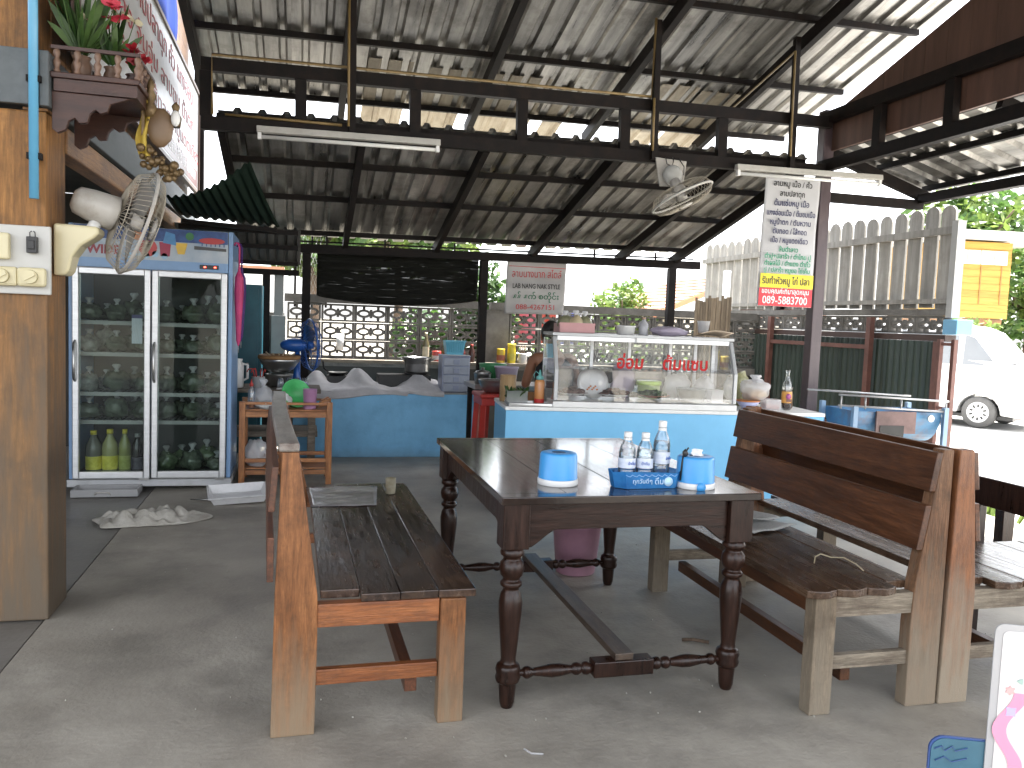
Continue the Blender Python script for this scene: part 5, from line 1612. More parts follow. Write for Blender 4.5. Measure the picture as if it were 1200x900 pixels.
# left end of the counter top
t = thing('steel_tray', 'flat grey metal tray at the left end of the display counter', 'tray', cw(.19, .12, .751), CA)
MB().box(-.16, .175, -.10, .10, 0, .008).build('tray_base', steel, t)
m = MB().box(-.17, .185, -.11, -.1005, 0, .02).box(-.17, .185, .1005, .11, 0, .02).box(-.17, -.1605, -.11, .11, 0, .02).box(.1755, .185, -.11, .11, 0, .02)
m.build('tray_rim', steel, t, bevel=.002)
t = thing('herb_box', 'clear box of green herbs at the left end of the display counter', 'box', cw(.10, .20, .7595), CA)
MB().box(-.075, .075, -.05, .05, 0, .085).build('box', film_clear, t, bevel=.004)
m = MB()
for k in range(60):
    x, y = random.uniform(-.065, .065), random.uniform(-.045, .045)
    blade_leaf(m, (x, y, .03), (x + random.uniform(-.05, .05), y + random.uniform(-.03, .03), random.uniform(.07, .15)), .014, k % 2)
m.build('herb_leaf', [leaf_m, leaf_d], t)['kind'] = 'stuff'
t = thing('bamboo_cup', 'tall brown bamboo container behind the herb box', 'container', cw(.06, .36, .751), CA)
MB().lathe([(.058, 0), (.06, .01), (.06, .085), (.063, .09), (.06, .095), (.06, .19), (.055, .19), (.053, .1), (0, .1)], n=24).build('container', mat('bamboo_culm', (.33, .21, .10), .5, col2=(.43, .30, .16), scale=5, stretch=(6, 6, .7)), t)
t = thing('sauce_bottle', 'orange sauce squeeze bottle with a teal top by the glass case', 'bottle', cw(.265, .20, .7595), CA)
MB().lathe([(.034, 0), (.036, .006), (.036, .15), (.03, .162), (.02, .165)], n=22).build('bottle_body', mat('orange_sauce_bottle', (.60, .25, .08), .25, col2=(.66, .30, .11), scale=4), t)
MB().lathe([(.0365, .002), (.0365, .03)], n=22, caps=False).build('red_band', ink_red, t)
MB().lathe([(.025, .1655), (.027, .185), (.012, .195), (.005, .235), (0, .235)], n=16).build('cap', mat('teal_plastic', (.16, .45, .42), .4, var=.05), t)
MB().path([(0, 0, .2), (-.03, 0, .225), (-.045, 0, .20), (-.038, 0, .175)], .003, 5).build('cap_loop', MATS['teal_plastic'], t)
t = thing('white_tub', 'cloudy white tub between the sauce bottle and the glass case', 'tub', cw(.35, .30, .751), CA)
MB().lathe([(.055, 0), (.065, .10), (.068, .102), (.06, .10), (.05, .006), (0, .006)], n=22).build('tub', mat('cloudy_white_plastic', (.55, .55, .53), .35, var=.06, trans=.2), t)
t = thing('brown_cup', 'small brown clay cup behind the sauce bottle', 'cup', cw(.225, .32, .751), CA)
MB().lathe([(.035, 0), (.04, .07), (.034, .07), (.03, .006), (0, .006)], n=18).build('cup', mat('brown_clay', (.34, .17, .07), .6, var=.1), t)

# right end of the counter top
t = thing('blue_bowl', 'blue rimmed bowl of orange curry at the right end of the counter', 'bowl', cw(1.84, .20, .751), CA)
MB().lathe([(.04, 0), (.045, .01), (.085, .055), (.088, .055), (.05, .012), (0, .01)], n=24).build('bowl', mat('lilac_blue_bowl', (.36, .38, .56), .35, var=.06), t)
MB().lathe([(.0845, .0556), (.089, .057), (.088, .066), (.083, .064)], n=24).build('rim', mat('orange_rim', (.55, .20, .06), .4, var=.06), t)
t = thing('curry_bag', 'bulging clear plastic bag of yellow curry on the bowls', 'bag', cw(1.90, .22, .818), CA)
MB().ball((0, 0, .075), (.115, .08, .08), 22, 14, fn=lump(51, .25)).lathe([(.05, .13), (.02, .15), (.045, .175), (.04, .185)], n=10).build('bag_film', film_white, t)
MB().ball((0, 0, .045), (.09, .065, .035), 18, 10, fn=lump(52, .2)).build('curry', mat('yellow_curry', (.52, .28, .06), .4, col2=(.60, .40, .14), scale=8), t)
t = thing('food_box', 'clear box with reddish food right of the blue bowl', 'box', cw(2.03, .22, .751), CA)
MB().box(-.06, .06, -.05, .05, 0, .075).build('box', film_white, t, bevel=.004)
MB().box(-.05, .05, -.04, .04, .004, .04).build('food', mat('reddish_food', (.36, .10, .06), .5, col2=(.48, .25, .16), scale=20), t)
t = thing('bottle', 'tall sauce bottle with an orange label at the right end of the counter', 'bottle', cw(2.155, .22, .751), CA)
t.name = 'soy_sauce_bottle'
MB().lathe([(.032, 0), (.036, .006), (.036, .165), (.028, .20), (.015, .235), (.0135, .275), (.017, .285), (.017, .295), (0, .295)], n=24).build('bottle_body', glass('clear_glass_bottle', (.90, .93, .92), refl=.12), t)
MB().lathe([(0, .004), (.0335, .008), (.0345, .12), (0, .12)], n=24, caps=False).build('sauce', mat('dark_soy', (.035, .012, .006), .15, var=.2), t)
MB().lathe([(.0366, .05), (.0366, .135)], n=24, caps=False).build('paper_label', mat('orange_label', (.58, .26, .04), .45, col2=(.66, .36, .10), scale=14), t)
MB().lathe([(0, 0), (.021, 0), (.021, .0012), (0, .0012)], n=20, M=Matrix.Translation((-.004, -.0372, .10)) @ Matrix.Rotation(R(90), 4, 'X')).build('label_emblem', mat('pink_violet_print', (.32, .07, .22), .4, var=.3, scale=60), t)
MB().box(-.02, .02, -.0376, -.0368, .06, .08).build('label_bar', mat('brown_print', (.14, .05, .03), .4, var=.2), t)
jar('sauce_jar', 'stout brown jar behind the tall sauce bottle on the counter', cw(2.23, .36, .751), .045, .16, (.10, .06, .03), (.30, .26, .22), 'jar', .8)
bagthing('vegetable_bag', 'mesh bag of green and yellow vegetables behind the glass case end', cw(1.86, .45, .751), (.13, .07, .13), mat('bag_of_mixed_greens', (.16, .17, .07), .4, col2=(.36, .34, .18), scale=11, bump=.5), 55, knot=False)

# ================================================================== person behind the counter
def person():
    t = thing('person', 'person in a black sleeveless top seen from behind beside the glass case', 'person', (2.03, 6.42, 0), R(176))
    t.scale = (1.0, 1.0, 1.03)
    V = {'pelvis': ((0, .06, .56), .13), 'waist': ((0, .03, .72), .115), 'chest': ((0, -.04, .92), .135), 'neckb': ((0, -.10, 1.06), .06), 'neck': ((0, -.14, 1.12), .05)}
    E_ = [('pelvis', 'waist'), ('waist', 'chest'), ('chest', 'neckb'), ('neckb', 'neck')]
    for s, n in ((-1, 'l'), (1, 'r')):
        V['sh' + n] = ((s * .165, -.06, 1.02), .055)
        V['el' + n] = ((s * .215, -.13, .78), .04)
        V['wr' + n] = ((s * .15, -.34, .83), .027)
        V['ha' + n] = ((s * .135, -.41, .82), .03)
        V['hip' + n] = ((s * .09, .05, .52), .10)
        V['kn' + n] = ((s * .13, -.30, .50), .065)
        V['an' + n] = ((s * .13, -.27, .09), .042)
        V['to' + n] = ((s * .14, -.43, .04), .035)
        E_ += [('chest', 'sh' + n), ('sh' + n, 'el' + n), ('el' + n, 'wr' + n), ('wr' + n, 'ha' + n), ('pelvis', 'hip' + n), ('hip' + n, 'kn' + n), ('kn' + n, 'an' + n), ('an' + n, 'to' + n)]
        for f in range(5):
            nm = f'f{n}{f}'
            off = (-.028 + .014 * f)
            b0 = (s * .135 + off, -.43 + (.02 if f in (0, 4) else 0), .815)
            V[nm] = (b0, .010)
            V[nm + 't'] = ((b0[0], b0[1] - .055 + .012 * abs(f - 2), .80), .0075)
            E_ += [('ha' + n, nm), (nm, nm + 't')]
    def skin(keys, name, m, edges, root, sc=1.0):
        idx = {k: i for i, k in enumerate(keys)}
        me = bpy.data.meshes.new(name)
        me.from_pydata([V[k][0] for k in keys], [(idx[a], idx[b]) for a, b in edges], [])
        o = bpy.data.objects.new(name, me)
        COL.objects.link(o)
        o.modifiers.new('skin', 'SKIN')
        for k in keys:
            d = me.skin_vertices[0].data[idx[k]]
            d.radius = (V[k][1] * sc, V[k][1] * sc)
            d.use_root = (k == root)
        s_ = o.modifiers.new('sub', 'SUBSURF')
        s_.levels = s_.render_levels = 2
        dg = bpy.context.evaluated_depsgraph_get()
        me2 = bpy.data.meshes.new_from_object(o.evaluated_get(dg))
        bpy.data.objects.remove(o)
        me2.materials.clear()
        me2.materials.append(m)
        me2.polygons.foreach_set('use_smooth', [True] * len(me2.polygons))
        return link(name, me2, t)
    sk = mat('warm_brown_skin', (.30, .14, .08), .5, var=.08, scale=9)
    blk = mat('black_cloth', (.010, .010, .012), .85, var=.2, scale=12)
    skin(list(V), 'body', sk, E_, 'pelvis')
    tk = ['pelvis', 'waist', 'chest', 'neckb']
    V['shl2'] = ((-.13, -.06, 1.0), .075)
    V['shr2'] = ((.13, -.06, 1.0), .075)
    skin(tk + ['shl2', 'shr2'], 'sleeveless_top', blk, [('pelvis', 'waist'), ('waist', 'chest'), ('chest', 'neckb'), ('chest', 'shl2'), ('chest', 'shr2')], 'pelvis', 1.3)
    lk = ['pelvis'] + [p + n for n in 'lr' for p in ('hip', 'kn', 'an')]
    skin(lk, 'trousers', mat('dark_grey_cloth', (.03, .03, .035), .85, var=.2), [('pelvis', 'hipl'), ('hipl', 'knl'), ('knl', 'anl'), ('pelvis', 'hipr'), ('hipr', 'knr'), ('knr', 'anr')], 'pelvis', 1.12)
    hd = MB().ball((0, -.205, 1.185), (.072, .092, .105), 24, 18)
    hd.ball((0, -.30, 1.165), (.013, .018, .016), 10, 8).ball((-.074, -.20, 1.18), (.012, .02, .03), 10, 8).ball((.074, -.20, 1.18), (.012, .02, .03), 10, 8)
    hd.build('head', sk, t)
    for s in (-1, 1):
        MB().ball((s * .028, -.288, 1.20), (.012, .008, .007), 10, 8).build('eye', ink_black, t)
    MB().ball((0, -.289, 1.13), (.024, .008, .007), 10, 6).build('mouth', mat('lip', (.28, .08, .06), .5), t)
    MB().ball((0, -.18, 1.215), (.084, .092, .098), 24, 16, fn=lump(3, .06, 4)).ball((0, -.085, 1.20), (.05, .045, .055), 16, 12, fn=lump(6, .1, 4)).build('hair', mat('black_hair', (.008, .007, .007), .45, col2=(.03, .026, .024), scale=18, stretch=(6, 6, 1)), t)
person()
t = thing('kitchen_stool', 'low wooden stool under the seated person behind the counter', 'stool', (2.03, 6.36, 0))
MB().box(-.15, .15, -.15, .15, .40, .435).build('seat', old_w, t, bevel=.004)
for sx in (-1, 1):
    for sy in (-1, 1):
        MB().box(sx * .12 - .018, sx * .12 + .018, sy * .12 - .018, sy * .12 + .018, 0, .40).build('leg', old_w, t)

# ================================================================== banners, lamps and the truss fan
t = thing('phone_banner', 'creased grey white banner with the english shop name and phone number', 'banner', (2.405, 8.36, 0))
bm_ = mat('creased_grey_vinyl', (.42, .41, .40), .4, col2=(.52, .51, .50), scale=2, bump=.3, bscale=5, trans=.3)
MB().grid(lambda u, v: (-.325 + .65 * u - .012 * (1 - v), .008 * math.sin(u * 7 + v * 3) + .006 * math.sin(v * 11), 1.41 + .60 * v + .012 * u), 26, 24).build('vinyl_sheet', bm_, t, solid=.002)
for s, z, sz, m, wd in (('ลาบนางนาก สไตล์', 1.80, .105, ink_red, .54), ('LAB NANG NAK STYLE', 1.685, .07, ink_black, .52), ('နန် နက် စတိုင်း', 1.575, .075, ink_green2, .50), ('088-4267151', 1.465, .075, ink_red, .42)):
    text(s, sz, m, parent=t, loc=(-.005, -.022, z), rot=(R(90), R(-1), 0), width=wd, bold=.0012 if m is not ink_red else .0)
MB().box(-.31, .31, -.0165, -.0155, 1.905, 1.911).build('red_line', ink_red, t)
for x in (-.29, .30):
    MB().path([(x, 0, 2.01), (x + .01, -.06, 2.03)], .003, 5).build('tie', steel, t)

t = thing('menu_banner', 'tall white hanging menu banner with black green yellow and red bands of writing', 'banner', (3.72, 5.79, 0))
ft = mat('white_banner_vinyl', (.62, .62, .63), .35, col2=(.72, .72, .73), scale=2, bump=.2, bscale=6, trans=.35)
MB().grid(lambda u, v: ((-.243 + .486 * u) + .012 * (v - .5), .006 * math.sin(u * 6 + v * 4) + .004 * math.sin(v * 13), 1.53 + 1.02 * v), 22, 40).build('vinyl_sheet', ft, t, solid=.002)
yel = mat('yellow_print', (.72, .60, .02), .4, var=.03)
MB().box(-.238, .235, -.0135, -.0125, 1.675, 1.785).build('print_band', yel, t)
MB().box(-.243, .232, -.0137, -.0127, 1.532, 1.672).build('print_band', mat('bright_red_print', (.62, .02, .035), .4, var=.05), t)
for s, z, sz, m, wd in (('ลาบหมู เนื้อ / คั่ว', 2.465, .06, ink_black, .34), ('ลาบปลาดุก', 2.39, .06, ink_black, .22), ('ต้มแซ่บหมู เนื้อ', 2.315, .062, ink_navy, .31), ('แกงอ่อมเนื้อ / ต้มขมเนื้อ', 2.238, .058, ink_navy, .43),
                        ('หมูน้ำตก / ตับหวาน', 2.168, .058, ink_navy, .36), ('ตับทอด / ไส้ทอด', 2.098, .058, ink_navy, .30), ('เนื้อ / หมูแดดเดียว', 2.028, .058, ink_navy, .33), ('ส้มตำลาว', 1.96, .052, ink_green, .17),
                        ('ตำปู+ปลาร้า / ตำไทย ปู', 1.905, .052, ink_green, .41), ('ตำผลไม้ / ตำแตง ตำถั่ว', 1.85, .052, ink_green, .41), ('ปู / ปลาร้า หมูยอ ไข่เค็ม', 1.797, .05, ink_green, .41),
                        ('รับทำหัวหมู ไก่ ปลา', 1.705, .075, ink_black, .42), ('ขอบคุณค่ะที่มาอุดหนุน', 1.63, .055, ink_white, .42), ('089-5883700', 1.55, .085, ink_white, .40)):
    text(s, sz, m, parent=t, loc=(-.005 + .012 * (z - 2.04), -.0155, z), width=wd, bold=.0008)

def tube_light(x, z, L, label):
    t = thing('tube_light', label, 'tube light', (x, 5.765, z), rot=(0, -.016, 0))
    b = MB().prism([(-.028, .0), (.028, .0), (.022, .042), (-.022, .042)], 0, L, 'YZ')
    b.build('fixture_body', mat('dusty_white_enamel', (.46, .45, .42), .4, var=.08, scale=7, dirt=(.30, .28, .25), dscale=6, damt=.4), t, bevel=.003)
    MB().tube((.03, -.004, -.028), (L - .03, -.004, -.028), .0135, n=14).build('glass_tube', mat('unlit_white_tube', (.66, .66, .64), .25, var=.03), t)
    for xx in (.018, L - .018):
        MB().box(xx - .012, xx + .012, -.02, .014, -.045, -.001).build('tube_holder', white_plastic, t, bevel=.002)
tube_light(-.30, 2.508, 1.22, 'unlit fluorescent tube fixture under the left half of the truss')
tube_light(3.21, 2.555, 1.30, 'unlit fluorescent tube fixture above the hanging menu banner')

t = thing('truss_fan', 'white grey fan fixed upside down to the truss near the menu banner', 'fan', (2.67, 5.77, 2.56))
MB().prism([(-.135, .03), (.12, .02), (.10, -.17), (-.09, -.18)], -.018, -.004, 'XZ').build('backplate', grey_plastic, t, bevel=.004)
m = MB().ball((-.01, -.06, -.10), (.075, .06, .075), 18, 12)
m.build('motor_housing', mat('translucent_grey_plastic', (.42, .42, .40), .3, var=.1, scale=6), t)
MB().path([(-.06, -.03, .03), (-.055, -.05, -.02), (-.02, -.06, -.035), (.0, -.04, .0), (.0, -.03, .04)], .004, 5).path([(.05, -.03, .03), (.085, -.05, -.03), (.08, -.06, -.09), (.02, -.09, -.11)], .004, 5).build('wire', black_plastic, t)
fan_head(t, (.04, -.14, -.27), (.40, -.22, -.88), .235, mat('pale_fan_rim', (.50, .49, .46), .4, var=.06, scale=7), grille_m, MATS['smoky_fan_blade'], grey_plastic, 44, motor=False)
MB().tube((-.01, -.08, -.14), (.03, -.12, -.23), .04, .05, 14).build('neck', grey_plastic, t)

# shade net, bamboo screen, chain link
net = mat('black_shade_net', (.006, .0065, .0055), .9, col2=(.02, .02, .017), scale=5, stretch=(2.0, 1, 30), spec=.1)
nt = net.node_tree      # loose weave: thin wavy slits let the daylight through
n_tc = nd(nt, 'ShaderNodeTexCoord'); n_mp = nd(nt, 'ShaderNodeMapping'); n_mp.inputs['Scale'].default_value = (2.2, 2, 70)
n_nz = nd(nt, 'ShaderNodeTexNoise'); n_nz.inputs['Scale'].default_value = 1.6; n_nz.inputs['Detail'].default_value = 5; n_nz.inputs['Distortion'].default_value = .6
n_rp = nd(nt, 'ShaderNodeValToRGB'); n_rp.color_ramp.elements[0].position = .60; n_rp.color_ramp.elements[1].position = .70
n_rp.color_ramp.elements[0].color = (.015, .015, .015, 1); n_rp.color_ramp.elements[1].color = (.32, .32, .32, 1)
n_tp = nd(nt, 'ShaderNodeBsdfTransparent'); n_mx = nd(nt, 'ShaderNodeMixShader')
nt.links.new(n_tc.outputs['Object'], n_mp.inputs[0]); nt.links.new(n_mp.outputs[0], n_nz.inputs['Vector']); nt.links.new(n_nz.outputs['Fac'], n_rp.inputs[0])
nt.links.new(n_rp.outputs[0], n_mx.inputs[0]); nt.links.new(nt.nodes['Principled BSDF'].outputs[0], n_mx.inputs[1]); nt.links.new(n_tp.outputs[0], n_mx.inputs[2])
nt.links.new(n_mx.outputs[0], nt.nodes['Material Output'].inputs[0])
tag(MB().grid(lambda u, v: (.15 + 1.62 * u, 8.36 + .03 * math.sin(u * 5 + v * 2) + .012 * noise.noise(Vector((u * 3, v * 16, 0))), 1.985 + .02 * u - v * (.47 + .075 * math.sin(u * math.pi) ** .7) ), 60, 50).build('shade_net', net, solid=.003),
    'sagging black shade net hung under the rear eave', 'shade net')
t = thing('bamboo_screen', 'brown bamboo slat screen standing at the right rear corner', 'screen', (4.12, 8.1, 0))
bam = mat('old_bamboo', (.13, .095, .06), .7, col2=(.24, .19, .13), scale=5, stretch=(5, 5, .8), rnd=.25)
for k in range(14):
    h = random.uniform(.42, .5)
    MB().box(.031 * k, .031 * k + .026, random.uniform(-.004, .004), .012, 0, 1.20 + h).build('bamboo_slat', bam, t)
for z in (.5, 1.1, 1.5):
    MB().box(0, .43, .0125, .025, z, z + .03).build('cross_slat', bam, t)
t = thing('drain_pipe', 'pale grey drain pipe at the right rear corner under the eave', 'pipe', (4.56, 8.25, 0))
MB().tube((0, 0, 0), (0, 0, 1.98), .04, n=14).build('pipe', mat('pale_grey_pvc', (.40, .41, .42), .4, var=.08, scale=5), t)
t = thing('chain_link_fence', 'narrow chain link fence panel left of the shade net', 'fence', (-.06, 9.0, 1.45))
m = MB()
for k in range(-8, 12):
    x0 = k * .05
    for s in (1, -1):
        a0 = max(0, x0 if s > 0 else -1)
        pts = []
        for z in (0, .7):
            pts.append((x0 + (z if s > 0 else .7 - z) * .55, 0, z))
        m.path(pts, .0018, 3)
m.v = [(min(max(x, 0), .32), y, z) for x, y, z in m.v]
m.build('wire_mesh', mat('galvanised_wire', (.35, .35, .34), .5, .3, var=.1), t)
for x in (0, .32):
    MB().box(x - .012, x + .012, -.012, .012, -.05, .72).build('frame_post', steel_dark, t)
for z in (-.02, .70):
    MB().box(.013, .307, -.01, .01, z, z + .022).build('frame_rail', steel_dark, t)

# teal cabinet, posts and the small awnings behind the cooler
t = thing('teal_cabinet', 'dark teal metal cabinet behind the cooler', 'cabinet', (-.66, 8.0, 0))
MB().box(-.3, .31, .02, .38, 0, 1.58).build('cabinet_body', mat('dark_teal_paint', (.012, .10, .14), .45, col2=(.02, .14, .19), scale=4), t, bevel=.004)
MB().box(-.27, .28, .002, .019, .05, 1.54).build('door', MATS['dark_teal_paint'], t, bevel=.003)
MB().box(.18, .20, -.015, .0015, .7, .85).build('handle', steel, t)
t = thing('shed_wall', 'low dark wall panel behind the blue fan', 'wall', (-.6, 8.66, 0))
MB().box(0, .43, 0, .05, 0, 1.30).build('panel', block_m, t)
MB().box(-.02, .44, -.01, .06, 1.301, 1.33).build('coping', block_m, t)
t = thing('concrete_post', 'pale square concrete post behind the blue fan', 'post', (-.21, 8.55, 0))
MB().box(-.045, .045, -.045, .045, 0, 1.75).build('shaft', mat('pale_concrete', (.34, .34, .33), .85, var=.12, scale=6), t, bevel=.006)
MB().box(-.07, .07, -.07, .07, 0, 1.30).build('base', MATS['pale_concrete'], t, bevel=.006)
t = thing('shed_post', 'dark square post beside the pale concrete post', 'post', (-.33, 8.5, 0))
MB().box(-.035, .035, -.035, .035, 0, 1.70).build('shaft', steel_dark, t)
t = thing('green_awning', 'curled dark green corrugated awning sheet behind the cooler', 'awning')
def aw(u, v):
    # u runs along x, v from the low back edge to the high curled front edge
    x = -.95 + (.77 - .20 * v ** 1.4) * u
    y = 7.16 - .74 * v
    z = 2.075 - .03 * u + v ** 1.7 * (.06 + .33 * u ** 1.2) - .05 * math.sin(u * 3.14) * v
    return (x, y, z + .010 * math.sin(u * 2 * math.pi * 11))
MB().grid(aw, 132, 10).build('metal_sheet', mat('green_awning_paint', (.006, .014, .010), .75, col2=(.012, .024, .017), scale=4, stretch=(1, .3, 1), spec=.1), t, solid=.002)
MB().bar((-.94, 7.12, 2.035), (-.2, 7.12, 2.005), .035, .035).build('batten', steel_dark, t)
t = thing('zinc_awning', 'low shade-toned zinc awning on dark battens behind the cooler', 'awning')
m = corr(.96, .08, 0, .75, lambda l: 2.025 - .33 * l, rib=.018).shift(-1.0, 7.17, 0)
m.build('metal_sheet', mat('shade_dark_zinc', (.07, .068, .062), .5, .3, col2=(.15, .145, .135), scale=4), t)  # zinc darkened in colour so the underside looks shaded
for yy, zz2 in ((7.19, 2.016), (7.5, 1.913), (7.86, 1.795)):
    MB().box(-.97, -.03, yy, yy + .035, zz2 - .035, zz2 + .002).build('batten', steel_dark, t)
tag(MB().box(-1.0, -.02, 8.50, 8.56, 1.70, 1.755).build('shed_beam', steel_dark), 'dark beam across the shed posts behind the cooler', 'beam')

# ================================================================== barbecue at the right
t = thing('drum_barbecue', 'blue half drum barbecue with a rusty plate and rail frame behind the bench', 'barbecue', (4.40, 5.42, 0), R(-4))
dm = mat('chipped_blue_drum_paint', (.03, .13, .27), .45, col2=(.07, .22, .38), scale=5, dirt=(.14, .07, .05), dscale=4, damt=.7)
rustp = mat('rusty_scorched_plate', (.10, .065, .06), .7, col2=(.22, .14, .13), scale=6)
m = MB()
N = 16
vs = []
for x in (-.36, .36):
    for i in range(N + 1):
        a_ = math.pi * i / N
        vs.append((x, -.20 * math.cos(a_), .76 - .24 * math.sin(a_)))
fs = [(i, i + 1, N + 2 + i, N + 1 + i) for i in range(N)] + [tuple(range(N, -1, -1)), tuple(range(N + 1, 2 * N + 2))]
m.add(vs, fs)
m.build('half_drum', dm, t, solid=.004)
MB().box(-.20, .13, -.225, -.2075, .60, .765).build('scorched_plate', rustp, t)
MB().box(-.17, .03, -.230, -.2255, .54, .66).build('vent_opening', steel_black, t)
for x in (-.38, .38):
    MB().box(x - .018, x + .018, -.235, -.20, 0, .80).build('leg', mat('pale_blue_steel', (.20, .30, .42), .45, var=.1), t)
    MB().box(x - .018, x + .018, .20, .235, 0, .80).build('leg', MATS['pale_blue_steel'], t)
rl = mat('grey_steel_rod', (.30, .30, .30), .4, .5, var=.15, scale=8)
for y, z in ((-.22, .865), (-.22, .785), (.22, .865)):
    MB().tube((-.52, y, z + .02), (.40, y, z - .015), .008, n=8).build('rail', rl, t)
for x in (-.5, -.3, .0, .38):
    MB().tube((x, -.22, .78), (x, -.22, .875 - .04 * (x + .5)), .007, n=8).build('rail_upright', rl, t)
MB().tube((.24, -.25, .72), (.24, -.24, .72), .026, n=16).build('round_knob', steel, t)
MB().box(-.55, .36, -.19, .2, .18, .20).build('lower_shelf', rl, t)

# ================================================================== van, yellow house and greenery outside
def van():
    t = thing('parked_van', 'white van parked in the bright street beyond the green fence', 'van', (10.95, 11.2, -.146), R(-62))
    wp = mat('white_van_paint', (.58, .58, .575), .25, coat=.5, var=.02)
    wg = mat('sheen_grey_van_glass', (.16, .17, .18), .06, spec=.6, var=.05)  # base grey lightened in place of bright reflections on the windows
    prof = [(-3.7, .22), (.58, .22), (.80, .25), (.86, .40), (.85, .62), (.80, .82), (.62, .95), (.40, 1.04), (-.10, 1.60), (-.35, 1.70), (-.9, 1.76), (-3.5, 1.74), (-3.68, 1.6), (-3.75, .9)]
    arch = []
    def with_arch(xc):
        return [(xc + .33 * math.cos(math.pi * i / 12), .24 + .33 * math.sin(math.pi * i / 12)) for i in range(13)]
    # lower outline from rear to front with both wheel arches cut out
    low = [(-3.7, .22)] + [p for p in reversed(with_arch(-2.35))] + [p for p in reversed(with_arch(0))] + [(.58, .22)]
    poly = low + prof[2:]
    m = MB().prism(poly, 0.0, 1.5, 'XZ')
    # side tucks in towards the roof
    m.v = [(x, y + (.10 * max(0, (z - .9) / .75) if y < .7 else -.10 * max(0, (z - .9) / .75)) + (.10 * max(0, (x - .45)) if y < .7 else -.10 * max(0, x - .45)) , z) for x, y, z in m.v]
    m.build('body', wp, t, bevel=.03)
    for poly2 in ([(-.30, 1.05), (.24, 1.04), (-.15, 1.50), (-.30, 1.55)], [(-1.35, 1.05), (-.38, 1.05), (-.40, 1.56), (-1.35, 1.60)], [(-2.6, 1.05), (-1.43, 1.05), (-1.43, 1.60), (-2.6, 1.60)]):
        q = MB().prism(poly2, -.004, .012, 'XZ')
        q.v = [(x, y + .10 * max(0, (z - .9) / .75), z) for x, y, z in q.v]
        q.build('window', wg, t)
    MB().add([(.37, .14, 1.09), (.37, 1.36, 1.09), (-.06, 1.28, 1.575), (-.06, .20, 1.575)], [(0, 1, 2, 3)]).build('windscreen', wg, t, solid=.01)
    tyre = mat('dusty_tyre', (.09, .088, .085), .8, var=.15, scale=9)
    rimm = mat('silver_wheel', (.55, .55, .55), .35, .4, var=.08)
    for x in (0, -2.35):
        for y in (0.09, 1.41):
            Mx = Matrix.Translation((x, y, .265)) @ Matrix.Rotation(R(90), 4, 'X')
            wl = MB().lathe([(.17, -.09), (.24, -.095), (.265, -.06), (.265, .06), (.24, .095), (.17, .09)], n=36, M=Mx, caps=False)
            w_ = wl.build('wheel', tyre, t)
            k = MB().lathe([(0, .075), (.05, .085), (.06, .08), (.155, .085), (.172, .092), (.172, -.05), (0, -.05)], n=36, M=Mx)
            k.build('rim', rimm, w_)
            for j in range(10):
                a_ = 2 * math.pi * j / 10
                MB().box(-.014, .014, .085, .135, .0805, .0885, M=Mx @ Matrix.Rotation(a_, 4, 'Z')).build('wheel_slot', black_plastic, w_)
    f = MB().ball((.80, .21, .44), (.05, .085, .045), 14, 10).build('fog_lamp', mat('lamp_glass', (.45, .46, .47), .15, var=.2, scale=20), t)
    MB().ball((.66, .17, .70), (.14, .10, .07), 14, 10).build('headlight', MATS['lamp_glass'], t)
    for z in (.56, .62, .68):
        MB().box(.835, .872, .40, 1.1, z, z + .03).build('grille_bar', mat('dark_chrome', (.15, .15, .15), .25, .7), t)
    MB().box(.86, .885, .35, 1.15, .36, .46).build('air_intake', black_plastic, t)
    MB().ball((.12, -.10, 1.06), (.05, .09, .06), 12, 8).build('wing_mirror', wp, t)
    MB().path([(.40, .2, 1.08), (.36, .75, 1.12)], .012, 5).build('wiper', black_plastic, t)
    MB().box(-2.0, -.9, -.006, -.001, .78, .80).build('trim_strip', mat('grey_trim', (.3, .3, .3), .4), t)
    MB().box(-3.6, .5, .1, 1.4, .16, .219).build('underbody', black_plastic, t)
van()

def leaf_cloud(n, c, r, size, nm=2, holes=.35, seed=0):
    m = MB()
    rnd = random.Random(seed)
    off = Vector((seed * 1.3, seed * 2.1, 0))
    k = 0
    while k < n:
        d = Vector((rnd.gauss(0, 1), rnd.gauss(0, 1), rnd.gauss(0, 1))).normalized()
        q = d * rnd.random() ** .45
        if noise.noise(q * 2.3 + off) < -.12 + (holes - .35):
            if rnd.random() < .85:
                continue
        rr = 1 + .30 * noise.noise(d * 1.7 + off)
        p = Vector((c[0] + q.x * r[0] * rr, c[1] + q.y * r[1] * rr, c[2] + q.z * r[2] * rr))
        a = Vector((rnd.gauss(0, 1), rnd.gauss(0, 1), rnd.gauss(0, .5) - .3)).normalized()
        b = a.orthogonal().normalized()
        b.rotate(Matrix.Rotation(rnd.uniform(0, 6.28), 3, a))
        s = size * rnd.uniform(.6, 1.3)
        m.add([p - a * s, p + b * s * .42, p + a * s, p - b * s * .42], [(0, 1, 2, 3)], 0 if noise.noise(q * 3 + off) > -.05 else 1, False)
        k += 1
    return m


